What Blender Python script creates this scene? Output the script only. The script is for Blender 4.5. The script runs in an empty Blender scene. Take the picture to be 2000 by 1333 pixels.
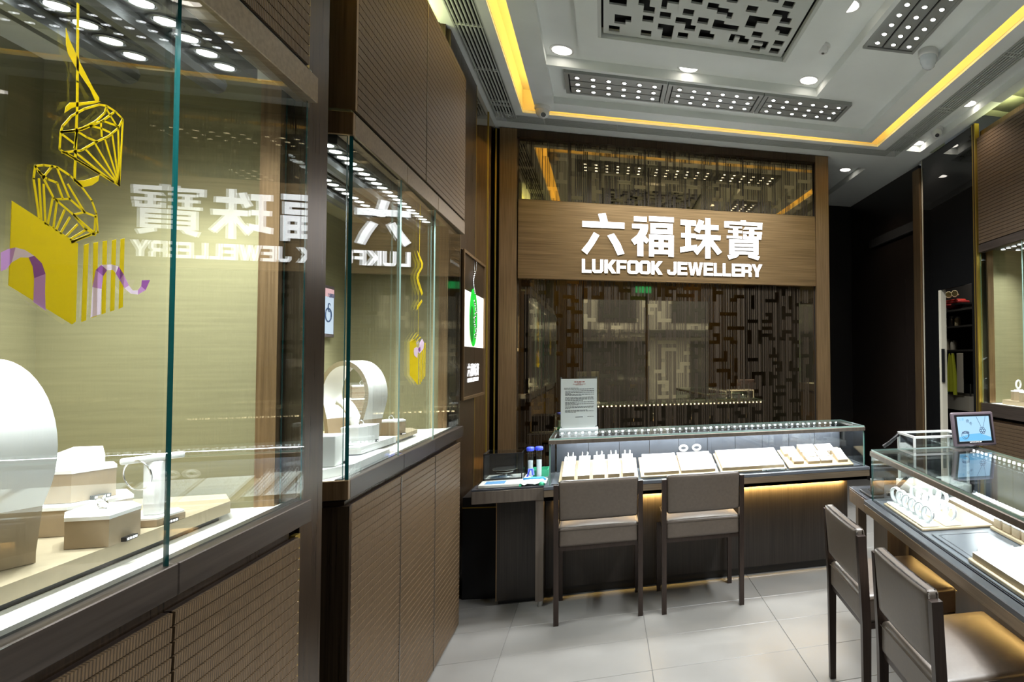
import bpy, bmesh, math, random
from mathutils import Vector, Matrix
from mathutils.geometry import tessellate_polygon
random.seed(7)
sc = bpy.context.scene
COL = sc.collection
PI = math.pi

# ------------------------------------------------------------------ camera
cam_data = bpy.data.cameras.new('camera')
cam = bpy.data.objects.new('camera', cam_data)
COL.objects.link(cam)
cam_data.sensor_width = 36.0
cam_data.lens = 1197.56 / 2000 * 36.0
cam_data.shift_x = -(1528.83 - 1000) / 2000
cam_data.shift_y = (660.82 - 666.5) / 2000
cam_data.clip_start = 0.02
cr, cf, cu = (0.959697, -0.280924, -0.008003), (0.281036, 0.959177, 0.031598), (-0.0012, -0.032574, 0.999469)
cam.matrix_world = Matrix(((cr[0], cu[0], -cf[0], 0.0), (cr[1], cu[1], -cf[1], 0.0), (cr[2], cu[2], -cf[2], 1.55), (0, 0, 0, 1)))
sc.camera = cam

# ------------------------------------------------------------------ world, exposure
w = bpy.data.worlds.new('world'); sc.world = w; w.use_nodes = True
bg = w.node_tree.nodes['Background']
bg.inputs[0].default_value = (0.80, 0.88, 1.0, 1); bg.inputs[1].default_value = 2.2
sc.view_settings.view_transform = 'Standard'
sc.view_settings.look = 'None'
sc.view_settings.exposure = 0.22
sc.view_settings.gamma = 1.0
sc.view_settings.use_curve_mapping = False
sc.cycles.max_bounces = 10
sc.cycles.diffuse_bounces = 4
sc.cycles.glossy_bounces = 5
sc.cycles.transparent_max_bounces = 24
sc.cycles.sample_clamp_indirect = 6.0
sc.cycles.caustics_reflective = False
sc.cycles.caustics_refractive = False

# light levels (watts)
E_MODULE, E_DOWN, E_CAB, E_STRIP, E_UNDER, E_TROUGH, E_COVE = 38, 24, 10.5, 7, 22, 10, 22

def light(name, kind, loc, energy, color=(1, 1, 1), rot=(0, 0, 0), size=0.1, size_y=None, spot=None, blend=0.5, spread=None, parent=None):
    d = bpy.data.lights.new(name, kind); d.energy = energy; d.color = color
    if kind == 'AREA':
        d.size = size
        if size_y: d.shape = 'RECTANGLE'; d.size_y = size_y
        if spread: d.spread = math.radians(spread)
    else:
        d.shadow_soft_size = size
    if kind == 'SPOT':
        d.spot_size = math.radians(spot); d.spot_blend = blend
    o = bpy.data.objects.new(name, d); COL.objects.link(o)
    o.location = loc; o.rotation_euler = rot
    if parent: o.parent = parent
    return o

COOL, WARM, YEL, LIME = (0.93, 0.97, 1.0), (1.0, 0.86, 0.72), (1.0, 0.62, 0.14), (0.93, 1.0, 0.50)
# ceiling led modules
for x in (0.09, 0.84, 1.58):
    light('module_light', 'AREA', (x, 4.77, 3.598), E_MODULE, COOL, (0, 0, 0), 0.70, 0.30, spread=130)
for y in (3.34, 2.58, 1.82, 1.06):
    light('module_light', 'AREA', (1.80 + 0.045 * (y - 3.6), y, 3.598), E_MODULE, COOL, (0, 0, PI / 2), 0.70, 0.30, spread=130)

# ------------------------------------------------------------------ materials
M = {}
def mat(name, color, rough=0.5, metal=0.0, emit=None, estr=1.0, spec=0.5, coat=0.0):
    m = bpy.data.materials.new(name); m.use_nodes = True
    b = m.node_tree.nodes['Principled BSDF']
    b.inputs['Base Color'].default_value = (*color, 1); b.inputs['Roughness'].default_value = rough
    b.inputs['Metallic'].default_value = metal; b.inputs['Specular IOR Level'].default_value = spec
    b.inputs['Coat Weight'].default_value = coat
    if emit:
        b.inputs['Emission Color'].default_value = (*emit, 1); b.inputs['Emission Strength'].default_value = estr
    M[name] = m
    return m
def nd(m, t, **kw):
    n = m.node_tree.nodes.new(t)
    for k, v in kw.items(): setattr(n, k, v)
    return n
def ln(m, a, b): m.node_tree.links.new(a, b)
def noise_var(m, scale=(8, 8, 8), amount=0.25, rough_amt=0.1, bump=0.0, detail=4, nscale=1.0):
    """stretched noise that varies the colour, the gloss and (a little) the relief"""
    b = m.node_tree.nodes['Principled BSDF']; c = tuple(b.inputs['Base Color'].default_value)
    tc = nd(m, 'ShaderNodeTexCoord'); mp = nd(m, 'ShaderNodeMapping'); mp.inputs['Scale'].default_value = scale
    n = nd(m, 'ShaderNodeTexNoise'); n.inputs['Scale'].default_value = nscale; n.inputs['Detail'].default_value = detail
    ln(m, tc.outputs['Object'], mp.inputs[0]); ln(m, mp.outputs[0], n.inputs[0])
    r = nd(m, 'ShaderNodeValToRGB'); r.color_ramp.elements[0].position = 0.3; r.color_ramp.elements[1].position = 0.7
    r.color_ramp.elements[0].color = (*[v * (1 - amount) for v in c[:3]], 1)
    r.color_ramp.elements[1].color = (*[min(1, v * (1 + amount)) for v in c[:3]], 1)
    ln(m, n.outputs[0], r.inputs[0]); ln(m, r.outputs[0], b.inputs['Base Color'])
    if rough_amt:
        ro = b.inputs['Roughness'].default_value
        mr = nd(m, 'ShaderNodeMapRange'); mr.inputs['To Min'].default_value = max(0, ro - rough_amt); mr.inputs['To Max'].default_value = ro + rough_amt
        ln(m, n.outputs[0], mr.inputs[0]); ln(m, mr.outputs[0], b.inputs['Roughness'])
    if bump:
        bp = nd(m, 'ShaderNodeBump'); bp.inputs['Strength'].default_value = bump; bp.inputs['Distance'].default_value = 0.002
        ln(m, n.outputs[0], bp.inputs['Height']); ln(m, bp.outputs[0], b.inputs['Normal'])
    return m

noise_var(mat('bronze', (0.29, 0.190, 0.100), 0.36, 0.85), (120, 120, 3), 0.22, 0.08)
noise_var(mat('bronze_across', (0.255, 0.165, 0.078), 0.36, 0.85), (2, 2, 110), 0.25, 0.08)
noise_var(mat('dark_bronze', (0.085, 0.068, 0.058), 0.34, 0.7), (90, 3, 90), 0.25, 0.08)
noise_var(mat('dark_bronze_up', (0.066, 0.043, 0.026), 0.30, 0.7), (140, 140, 2.5), 0.35, 0.08)
noise_var(mat('bronze_rail', (0.30, 0.235, 0.165), 0.35, 0.8), (3, 90, 90), 0.2, 0.08)
noise_var(mat('table_bronze', (0.17, 0.14, 0.115), 0.42, 0.55), (60, 60, 4), 0.15, 0.05)
mat('brass', (0.62, 0.44, 0.09), 0.28, 0.9)
mat('steel', (0.62, 0.62, 0.60), 0.25, 1.0)
mat('dark_steel', (0.20, 0.21, 0.21), 0.3, 0.9)
noise_var(mat('fabric', (0.215, 0.195, 0.098), 0.85), (4, 4, 90), 0.08, 0.0, 0.25)
noise_var(mat('deck', (0.84, 0.82, 0.76), 0.7), (30, 30, 30), 0.03, 0.0)
noise_var(mat('board', (0.38, 0.315, 0.205), 0.6), (40, 40, 40), 0.05, 0.0)
noise_var(mat('tan', (0.36, 0.275, 0.175), 0.5), (60, 60, 60), 0.04, 0.0)
mat('white_pad', (0.90, 0.90, 0.88), 0.6)
mat('white_plastic', (0.82, 0.82, 0.80), 0.35)
mat('clear_plastic', (0.80, 0.85, 0.88), 0.15)
mat('silver', (0.85, 0.85, 0.87), 0.12, 1.0)
noise_var(mat('ceiling_paint', (0.875, 0.90, 0.87), 0.75), (3, 3, 3), 0.03, 0.0)
mat('grille_paint', (0.60, 0.62, 0.58), 0.55)
mat('module_grey', (0.36, 0.37, 0.35), 0.45, 0.3)
mat('void', (0.006, 0.006, 0.006), 0.9)
noise_var(mat('black_laminate', (0.008, 0.007, 0.0065), 0.40, spec=0.3), (150, 150, 2), 0.3, 0.06)
noise_var(mat('front_laminate', (0.020, 0.016, 0.0135), 0.38), (170, 170, 2), 0.5, 0.06)
noise_var(mat('passage_laminate', (0.014, 0.010, 0.008), 0.33), (150, 150, 2), 0.3, 0.06)
mat('black', (0.010, 0.010, 0.011), 0.35)
mat('black_soft', (0.02, 0.02, 0.02), 0.6)
noise_var(mat('leather', (0.105, 0.083, 0.066), 0.36), (60, 60, 60), 0.08, 0.05, 0.15)
noise_var(mat('leg_metal', (0.045, 0.031, 0.025), 0.32, 0.5), (90, 90, 6), 0.2, 0.05)
mat('rubber', (0.02, 0.02, 0.02), 0.7)
noise_var(mat('slate_panel', (0.062, 0.068, 0.085), 0.35), (20, 20, 20), 0.06, 0.05)
noise_var(mat('slate', (0.085, 0.092, 0.105), 0.3), (20, 20, 20), 0.06, 0.05)
noise_var(mat('slate_edge', (0.06, 0.063, 0.072), 0.3, 0.4), (20, 20, 20), 0.06, 0.05)
noise_var(mat('floor_tile', (0.190, 0.182, 0.168), 0.33), (5, 5, 5), 0.06, 0.08)
mat('grout', (0.16, 0.15, 0.14), 0.8)
mat('jade', (0.0, 0.30, 0.02), 0.2, emit=(0.0, 0.40, 0.02), estr=0.9)
mat('jade_dark', (0.0, 0.12, 0.01), 0.2, emit=(0.0, 0.14, 0.01), estr=0.7)
mat('lightbox_white', (0.8, 0.8, 0.8), 0.4, emit=(0.95, 0.87, 0.64), estr=0.62)
mat('logo_white', (0.9, 0.9, 0.9), 0.4, emit=(1, 1, 1), estr=0.9)
mat('sign_white', (0.9, 0.9, 0.9), 0.4, emit=(0.97, 0.98, 1.0), estr=1.8)
mat('letter_side', (0.16, 0.15, 0.17), 0.5)
mat('led', (1, 1, 1), 0.4, emit=(0.93, 0.96, 1.0), estr=7)
mat('led_soft', (1, 1, 1), 0.4, emit=(0.95, 0.98, 1.0), estr=5)
mat('lamp_warm', (1, 1, 1), 0.4, emit=(1.0, 0.93, 0.83), estr=5)
mat('strip_lamp', (1, 1, 1), 0.4, emit=(0.92, 0.97, 1.0), estr=14)
mat('trough_lamp', (1, 1, 1), 0.4, emit=(1.0, 0.70, 0.22), estr=10)
for n_ in ('led', 'led_soft', 'lamp_warm', 'strip_lamp', 'jade', 'jade_dark', 'logo_white', 'lightbox_white'):
    M[n_].cycles.emission_sampling = 'NONE'
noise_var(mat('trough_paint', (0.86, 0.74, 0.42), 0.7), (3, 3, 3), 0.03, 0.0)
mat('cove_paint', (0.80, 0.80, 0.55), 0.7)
def film(name, color, part=0.6):
    """printed film: lets part of the light through from behind"""
    m = mat(name, color, 0.5); b = m.node_tree.nodes['Principled BSDF']; out = m.node_tree.nodes['Material Output']
    tl = nd(m, 'ShaderNodeBsdfTranslucent'); tl.inputs[0].default_value = (*color, 1)
    mx = nd(m, 'ShaderNodeMixShader'); mx.inputs[0].default_value = part
    ln(m, b.outputs[0], mx.inputs[1]); ln(m, tl.outputs[0], mx.inputs[2]); ln(m, mx.outputs[0], out.inputs[0])
film('decal_yellow', (0.72, 0.60, 0.002)); film('decal_violet', (0.30, 0.085, 0.36), 0.3); film('decal_lilac', (0.85, 0.70, 0.85), 0.3); film('decal_mid', (0.56, 0.28, 0.60), 0.3)
mat('paper', (0.78, 0.78, 0.75), 0.6)
mat('ink', (0.09, 0.09, 0.09), 0.7)
mat('ink_red', (0.35, 0.07, 0.05), 0.7)
mat('blue_cap', (0.06, 0.10, 0.80), 0.4)
mat('blue_tape', (0.02, 0.28, 0.65), 0.5)
mat('green_plastic', (0.05, 0.42, 0.22), 0.4)
mat('screen_blue', (0.02, 0.05, 0.08), 0.2, emit=(0.42, 0.66, 0.86), estr=0.95)
mat('screen_pale', (0.02, 0.05, 0.08), 0.2, emit=(0.58, 0.66, 0.78), estr=0.95)
mat('screen_wave', (0.02, 0.05, 0.08), 0.2, emit=(0.16, 0.48, 0.78), estr=0.95)
mat('screen_ink', (0.02, 0.03, 0.06), 0.3, emit=(0.05, 0.10, 0.20), estr=0.6)
mat('screen_pink', (0.1, 0.05, 0.05), 0.3, emit=(0.75, 0.45, 0.48), estr=0.9)
mat('lcd_blue', (0.10, 0.24, 0.42), 0.3)
mat('plum_frame', (0.11, 0.085, 0.10), 0.3)
mat('pale_case', (0.55, 0.55, 0.50), 0.45)
mat('ceramic', (0.42, 0.38, 0.30), 0.3)
mat('mug', (0.45, 0.40, 0.26), 0.4)
mat('red_ware', (0.25, 0.02, 0.02), 0.4)
mat('towel', (0.52, 0.56, 0.03), 0.8)
mat('bottle_green', (0.10, 0.22, 0.16), 0.3)
mat('door_trim', (0.50, 0.47, 0.38), 0.4)
mat('facade', (0.62, 0.60, 0.58), 0.8, emit=(0.75, 0.72, 0.70), estr=0.0)
mat('facade_dark', (0.10, 0.10, 0.11), 0.5)
mat('shop_red', (0.5, 0.04, 0.03), 0.5)
mat('exit_green', (0.01, 0.3, 0.12), 0.5, emit=(0.03, 0.6, 0.25), estr=1.5)
mat('street', (0.25, 0.25, 0.25), 0.8)

def glass_mat(name, tint, f0=0.045, power=5.0):
    """clear sheet glass: see-through, with a mirror reflection that grows towards grazing angles"""
    m = bpy.data.materials.new(name); m.use_nodes = True
    nt = m.node_tree; nt.nodes.remove(nt.nodes['Principled BSDF']); out = nt.nodes['Material Output']
    tr = nd(m, 'ShaderNodeBsdfTransparent'); tr.inputs[0].default_value = (*tint, 1)
    gl = nd(m, 'ShaderNodeBsdfGlossy'); gl.inputs['Roughness'].default_value = 0.0
    lw = nd(m, 'ShaderNodeLayerWeight'); lw.inputs[0].default_value = 0.5
    pw = nd(m, 'ShaderNodeMath', operation='POWER'); pw.inputs[1].default_value = power
    ma = nd(m, 'ShaderNodeMath', operation='MULTIPLY_ADD'); ma.inputs[1].default_value = 1 - f0; ma.inputs[2].default_value = f0
    mx = nd(m, 'ShaderNodeMixShader')
    ln(m, lw.outputs['Facing'], pw.inputs[0]); ln(m, pw.outputs[0], ma.inputs[0]); ln(m, ma.outputs[0], mx.inputs[0])
    ln(m, tr.outputs[0], mx.inputs[1]); ln(m, gl.outputs[0], mx.inputs[2]); ln(m, mx.outputs[0], out.inputs[0])
    M[name] = m
glass_mat('glass', (0.965, 0.985, 0.97))
glass_mat('acrylic', (0.93, 0.96, 0.96), 0.06)
mat('glass_edge', (0.006, 0.085, 0.085), 0.15)
mat('glass_edge_pale', (0.34, 0.50, 0.45), 0.2)

# reeded metal weave: fine upright ribs along the panel's length
def weave(name, color, period, axis):
    m = mat(name, color, 0.42, 0.55); b = m.node_tree.nodes['Principled BSDF']
    tc = nd(m, 'ShaderNodeTexCoord'); sp = nd(m, 'ShaderNodeSeparateXYZ'); ln(m, tc.outputs['Object'], sp.inputs[0])
    mu = nd(m, 'ShaderNodeMath', operation='MULTIPLY'); mu.inputs[1].default_value = 2 * PI / period
    ln(m, sp.outputs[axis], mu.inputs[0])
    si = nd(m, 'ShaderNodeMath', operation='SINE'); ln(m, mu.outputs[0], si.inputs[0])
    mr = nd(m, 'ShaderNodeMapRange'); mr.inputs['From Min'].default_value = -1; mr.inputs['From Max'].default_value = 1
    ln(m, si.outputs[0], mr.inputs[0])
    cr_ = nd(m, 'ShaderNodeValToRGB')
    cr_.color_ramp.elements[0].color = (*[c * 0.45 for c in color], 1); cr_.color_ramp.elements[1].color = (*[c * 1.25 for c in color], 1)  # shade of the rib relief painted into the colour: dark grooves, lighter crests
    cr_.color_ramp.elements[0].position = 0.1; cr_.color_ramp.elements[1].position = 0.6
    ln(m, mr.outputs[0], cr_.inputs[0])
    nz = nd(m, 'ShaderNodeTexNoise'); nz.inputs['Scale'].default_value = 60; ln(m, tc.outputs['Object'], nz.inputs[0])
    mxc = nd(m, 'ShaderNodeMixRGB', blend_type='MULTIPLY'); mxc.inputs[0].default_value = 0.5
    ln(m, cr_.outputs[0], mxc.inputs[1]); ln(m, nz.outputs[0], mxc.inputs[2]); ln(m, mxc.outputs[0], b.inputs['Base Color'])
    bp = nd(m, 'ShaderNodeBump'); bp.inputs['Strength'].default_value = 0.25; bp.inputs['Distance'].default_value = 0.002
    ln(m, mr.outputs[0], bp.inputs['Height']); ln(m, bp.outputs[0], b.inputs['Normal'])
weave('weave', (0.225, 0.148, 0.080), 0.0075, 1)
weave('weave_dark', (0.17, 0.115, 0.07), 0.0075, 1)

# tinted mirror with etched upright lines, and the clear mirror of the fretwork
def mirror_mat(name, tint, stripes):
    m = bpy.data.materials.new(name); m.use_nodes = True
    b = m.node_tree.nodes['Principled BSDF']
    b.inputs['Base Color'].default_value = (*tint, 1); b.inputs['Metallic'].default_value = 1.0; b.inputs['Roughness'].default_value = 0.02
    M[name] = m
    if stripes:
        tc = nd(m, 'ShaderNodeTexCoord'); mp = nd(m, 'ShaderNodeMapping'); mp.inputs['Scale'].default_value = (95, 95, 0.0)
        n = nd(m, 'ShaderNodeTexNoise'); n.inputs['Scale'].default_value = 1.0; n.inputs['Detail'].default_value = 3
        ln(m, tc.outputs['Object'], mp.inputs[0]); ln(m, mp.outputs[0], n.inputs[0])
        r = nd(m, 'ShaderNodeValToRGB'); r.color_ramp.interpolation = 'LINEAR'
        r.color_ramp.elements[0].position = 0.47; r.color_ramp.elements[1].position = 0.56
        r.color_ramp.elements[0].color = (0.12, 0.12, 0.12, 1); r.color_ramp.elements[1].color = (0.82, 0.82, 0.82, 1)
        ln(m, n.outputs[0], r.inputs[0])
        d = nd(m, 'ShaderNodeBsdfPrincipled'); d.inputs['Base Color'].default_value = (0.045, 0.032, 0.020, 1)
        d.inputs['Metallic'].default_value = 0.5; d.inputs['Roughness'].default_value = 0.45
        mx = nd(m, 'ShaderNodeMixShader'); out = m.node_tree.nodes['Material Output']
        ln(m, r.outputs[0], mx.inputs[0]); ln(m, b.outputs[0], mx.inputs[1]); ln(m, d.outputs[0], mx.inputs[2]); ln(m, mx.outputs[0], out.inputs[0])
mirror_mat('mirror_clear', (0.40, 0.31, 0.17), False)
mirror_mat('mirror_lined', (0.36, 0.28, 0.155), True)
mat('black_glass', (0.006, 0.006, 0.006), 0.02, spec=0.9)

# ------------------------------------------------------------------ mesh helpers
class MB:
    def __init__(s): s.v = []; s.f = []; s.m = []; s.smooth = set()
    def add(s, verts, faces, mi=0, smooth=False):
        o = len(s.v); s.v += [tuple(p) for p in verts]
        for f in faces:
            if smooth: s.smooth.add(len(s.f))
            s.f.append(tuple(o + i for i in f)); s.m.append(mi)
        return s
    def box(s, x0, x1, y0, y1, z0, z1, mi=0, faces=None):
        v = [(x0, y0, z0), (x1, y0, z0), (x1, y1, z0), (x0, y1, z0), (x0, y0, z1), (x1, y0, z1), (x1, y1, z1), (x0, y1, z1)]
        q = [(0, 3, 2, 1), (4, 5, 6, 7), (0, 1, 5, 4), (1, 2, 6, 5), (2, 3, 7, 6), (3, 0, 4, 7)]
        if faces is None: return s.add(v, q, mi)
        o = len(s.v); s.v += v
        for f, k in zip(q, faces): s.f.append(tuple(o + i for i in f)); s.m.append(k)
        return s
    def rbox(s, x0, x1, y0, y1, z0, z1, r=0.01, seg=2, mi=0):
        bm = bmesh.new(); bmesh.ops.create_cube(bm, size=1.0)
        for p in bm.verts: p.co = Vector(((x0 + x1) / 2 + p.co.x * (x1 - x0), (y0 + y1) / 2 + p.co.y * (y1 - y0), (z0 + z1) / 2 + p.co.z * (z1 - z0)))
        bmesh.ops.bevel(bm, geom=list(bm.edges), offset=r, segments=seg, affect='EDGES', profile=0.5)
        bm.verts.index_update()
        s.add([p.co[:] for p in bm.verts], [[p.index for p in f.verts] for f in bm.faces], mi, smooth=seg > 1)
        bm.free(); return s
    def prism(s, poly, z0, z1, mi=0, side=None):
        """upright prism from a plan polygon"""
        n = len(poly); side = mi if side is None else side
        if sum(poly[i][0] * poly[(i + 1) % n][1] - poly[(i + 1) % n][0] * poly[i][1] for i in range(n)) < 0: poly = poly[::-1]
        v = [(p[0], p[1], z0) for p in poly] + [(p[0], p[1], z1) for p in poly]
        s.add(v, [tuple(range(n))[::-1], tuple(range(n, 2 * n))], mi)
        o = len(s.v) - 2 * n
        for i in range(n):
            j = (i + 1) % n; s.f.append((o + i, o + j, o + n + j, o + n + i)); s.m.append(side)
        return s
    def plate(s, loops, fn, d, mi=0, side=None):
        """flat shape with holes (2D loops) given depth d; fn(u, v, t) -> 3D point"""
        side = mi if side is None else side
        flat = [p for l in loops for p in l]
        tris = tessellate_polygon([[Vector((p[0], p[1], 0)) for p in l] for l in loops])
        n = len(flat)
        s.add([fn(p[0], p[1], 0) for p in flat] + [fn(p[0], p[1], d) for p in flat], [tuple(t) for t in tris] + [tuple(n + i for i in t[::-1]) for t in tris], mi)
        o = len(s.v) - 2 * n; k = 0
        for l in loops:
            for i in range(len(l)):
                a, b = k + i, k + (i + 1) % len(l)
                s.f.append((o + a, o + b, o + n + b, o + n + a)); s.m.append(side)
            k += len(l)
        return s
    def cyl(s, c, r, h, n=16, mi=0, r2=None, axis='z', cap=True, smooth=True):
        r2 = r if r2 is None else r2
        def P(a, rr, t):
            u, v = rr * math.cos(a), rr * math.sin(a)
            if axis == 'z': return (c[0] + u, c[1] + v, c[2] + t)
            if axis == 'y': return (c[0] + v, c[1] + t, c[2] + u)
            return (c[0] + t, c[1] + u, c[2] + v)
        v = [P(2 * PI * i / n, r, 0) for i in range(n)] + [P(2 * PI * i / n, r2, h) for i in range(n)]
        s.add(v, [(i, (i + 1) % n, n + (i + 1) % n, n + i) for i in range(n)], mi, smooth)
        if cap: s.add(v, [tuple(range(n))[::-1], tuple(range(n, 2 * n))], mi)
        return s
    def lathe(s, c, prof, n=20, mi=0):
        k = len(prof); v = []
        for r, z in prof: v += [(c[0] + r * math.cos(2 * PI * i / n), c[1] + r * math.sin(2 * PI * i / n), c[2] + z) for i in range(n)]
        s.add(v, [(a * n + i, a * n + (i + 1) % n, (a + 1) * n + (i + 1) % n, (a + 1) * n + i) for a in range(k - 1) for i in range(n)], mi, True)
        s.add(v[:n], [tuple(range(n))[::-1]], mi); s.add(v[-n:], [tuple(range(n))], mi)
        return s
    def torus(s, c, R, r, axis=(0, 0, 1), n=24, k=8, mi=0, flat=1.0):
        ax = Vector(axis).normalized(); q = Vector((0, 0, 1)).rotation_difference(ax)
        v = []
        for i in range(n):
            a = 2 * PI * i / n
            for j in range(k):
                b = 2 * PI * j / k
                p = Vector(((R + r * math.cos(b)) * math.cos(a), (R + r * math.cos(b)) * math.sin(a), r * flat * math.sin(b)))
                v.append((q @ p + Vector(c))[:])
        return s.add(v, [(i * k + j, ((i + 1) % n) * k + j, ((i + 1) % n) * k + (j + 1) % k, i * k + (j + 1) % k) for i in range(n) for j in range(k)], mi, True)
    def tube(s, pts, r, n=6, mi=0):
        pts = [Vector(p) for p in pts]; v = []
        for i, p in enumerate(pts):
            d = (pts[min(i + 1, len(pts) - 1)] - pts[max(i - 1, 0)]).normalized()
            a = d.orthogonal().normalized(); b = d.cross(a)
            if i and abs(d.z) < 0.99:
                a = d.cross(Vector((0, 0, 1))).normalized(); b = d.cross(a)
            v += [(p + r * (math.cos(2 * PI * j / n) * a + math.sin(2 * PI * j / n) * b))[:] for j in range(n)]
        s.add(v, [(i * n + j, i * n + (j + 1) % n, (i + 1) * n + (j + 1) % n, (i + 1) * n + j) for i in range(len(pts) - 1) for j in range(n)], mi, True)
        return s.add([v[j] for j in range(n)] + v[-n:], [tuple(range(n))[::-1], tuple(range(n, 2 * n))], mi)
    def mesh(s, name, mats):
        me = bpy.data.meshes.new(name); me.from_pydata(s.v, [], s.f)
        for x in (mats if isinstance(mats, (list, tuple)) else [mats]): me.materials.append(M[x])
        for i, p in enumerate(me.polygons):
            p.material_index = s.m[i]; p.use_smooth = i in s.smooth
        bm = bmesh.new(); bm.from_mesh(me)
        bmesh.ops.recalc_face_normals(bm, faces=bm.faces); bm.to_mesh(me); bm.free()
        me.update(); return me
    def put(s, name, mats, parent=None, loc=None, rz=0.0, **tags):
        return link(name, s.mesh(name, mats), parent, loc, rz, **tags)

def link(name, me, parent=None, loc=None, rz=0.0, **tags):
    o = bpy.data.objects.new(name, me); COL.objects.link(o)
    if parent: o.parent = parent
    if loc: o.location = loc
    if rz: o.rotation_euler = (0, 0, rz)
    for k, v in tags.items(): o[k] = v
    return o
def thing(name, label, category, loc=(0, 0, 0), rz=0.0, group=None):
    o = bpy.data.objects.new(name, None); COL.objects.link(o); o.empty_display_size = 0.05
    o.location = loc; o.rotation_euler = (0, 0, rz); o['label'] = label; o['category'] = category
    if group: o['group'] = group
    return o
def structure(name, mb, mats): return mb.put(name, mats, kind='structure')
def clone(root, label, loc, rz=None, group=None):
    c = root.copy(); COL.objects.link(c); c.location = loc; c['label'] = label
    if rz is not None: c.rotation_euler = (0, 0, rz)
    if group: c['group'] = group
    for ch in list(root.children):
        d = ch.copy(); COL.objects.link(d); d.parent = c
        for g in list(ch.children):
            e = g.copy(); COL.objects.link(e); e.parent = d
    return c
ORD = ['first', 'second', 'third', 'fourth', 'fifth', 'sixth', 'seventh', 'eighth', 'ninth', 'tenth', 'eleventh', 'twelfth']

# ------------------------------------------------------------------ outlines (mm) of the sign lettering and of the glass stickers
LIU=[[[(-46,2861),(18,2875),(39,2796),(-26,2791)]],[[(-182,2790),(186,2795),(186,2738),(-182,2737)]],[[(-82,2694),(-34,2667),(-81,2581),(-140,2490),(-187,2527),(-129,2606)]],[[(35,2668),(92,2692),(149,2601),(184,2510),(127,2492),(83,2588)]]]
FU=[[[(269,2859),(385,2860),(385,2813),(269,2813)]],[[(254,2789),(397,2791),(397,2751),(385,2704),(354,2661),(374,2680),(405,2644),(383,2611),(354,2633),(354,2492),(300,2494),(300,2612),(275,2595),(245,2640),(300,2690),(329,2747),(254,2748)]],[[(405,2869),(632,2869),(632,2822),(405,2821)]],[[(417,2803),(623,2808),(622,2708),(417,2705)],[(464,2765),(574,2767),(574,2749),(464,2749)]],[[(405,2697),(632,2699),(631,2496),(582,2497),(582,2519),(451,2519),(451,2493),(405,2494)],[(449,2651),(494,2651),(494,2627),(449,2628)],[(538,2653),(584,2653),(584,2628),(538,2628)],[(449,2582),(494,2582),(494,2557),(449,2558)],[(538,2583),(584,2583),(583,2558),(538,2558)]]]
ZHU=[[[(695,2851),(840,2850),(840,2800),(790,2800),(790,2726),(834,2726),(834,2683),(790,2684),(790,2610),(848,2622),(848,2573),(692,2542),(690,2592),(740,2601),(740,2684),(701,2684),(701,2726),(740,2726),(741,2801),(695,2802)]],[[(866,2861),(916,2849),(907,2813),(927,2813),(928,2880),(978,2879),(978,2815),(1055,2816),(1055,2770),(978,2769),(978,2720),(1076,2719),(1072,2673),(998,2673),(1086,2561),(1046,2531),(977,2619),(977,2495),(926,2493),(927,2621),(851,2523),(818,2560),(879,2624),(908,2673),(840,2674),(840,2719),(927,2719),(927,2768),(886,2767),(872,2733),(821,2759),(847,2807)]]]
BAO=[[[(1271,2878),(1323,2878),(1322,2863),(1488,2863),(1484,2797),(1439,2798),(1439,2830),(1158,2832),(1158,2802),(1112,2801),(1112,2860),(1271,2862)]],[[(1163,2816),(1286,2816),(1286,2797),(1246,2797),(1246,2775),(1285,2775),(1285,2752),(1246,2752),(1246,2721),(1285,2721),(1285,2700),(1133,2697),(1134,2722),(1197,2722),(1197,2752),(1148,2751),(1148,2775),(1197,2775),(1197,2796),(1163,2796)]],[[(1315,2814),(1439,2814),(1439,2796),(1404,2795),(1404,2772),(1484,2772),(1482,2748),(1404,2747),(1404,2723),(1434,2724),(1434,2744),(1479,2744),(1474,2697),(1295,2698),(1295,2739),(1330,2739),(1329,2722),(1354,2723),(1354,2748),(1295,2748),(1295,2770),(1355,2771),(1355,2794),(1295,2788)]],[[(1158,2689),(1446,2693),(1445,2547),(1403,2547),(1460,2533),(1442,2496),(1343,2523),(1345,2546),(1256,2545),(1235,2519),(1157,2492),(1140,2532),(1196,2544),(1157,2545)],[(1206,2658),(1398,2658),(1398,2649),(1206,2646)],[(1206,2621),(1398,2622),(1398,2612),(1206,2609)],[(1206,2584),(1398,2586),(1398,2575),(1206,2573)]]]
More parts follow.
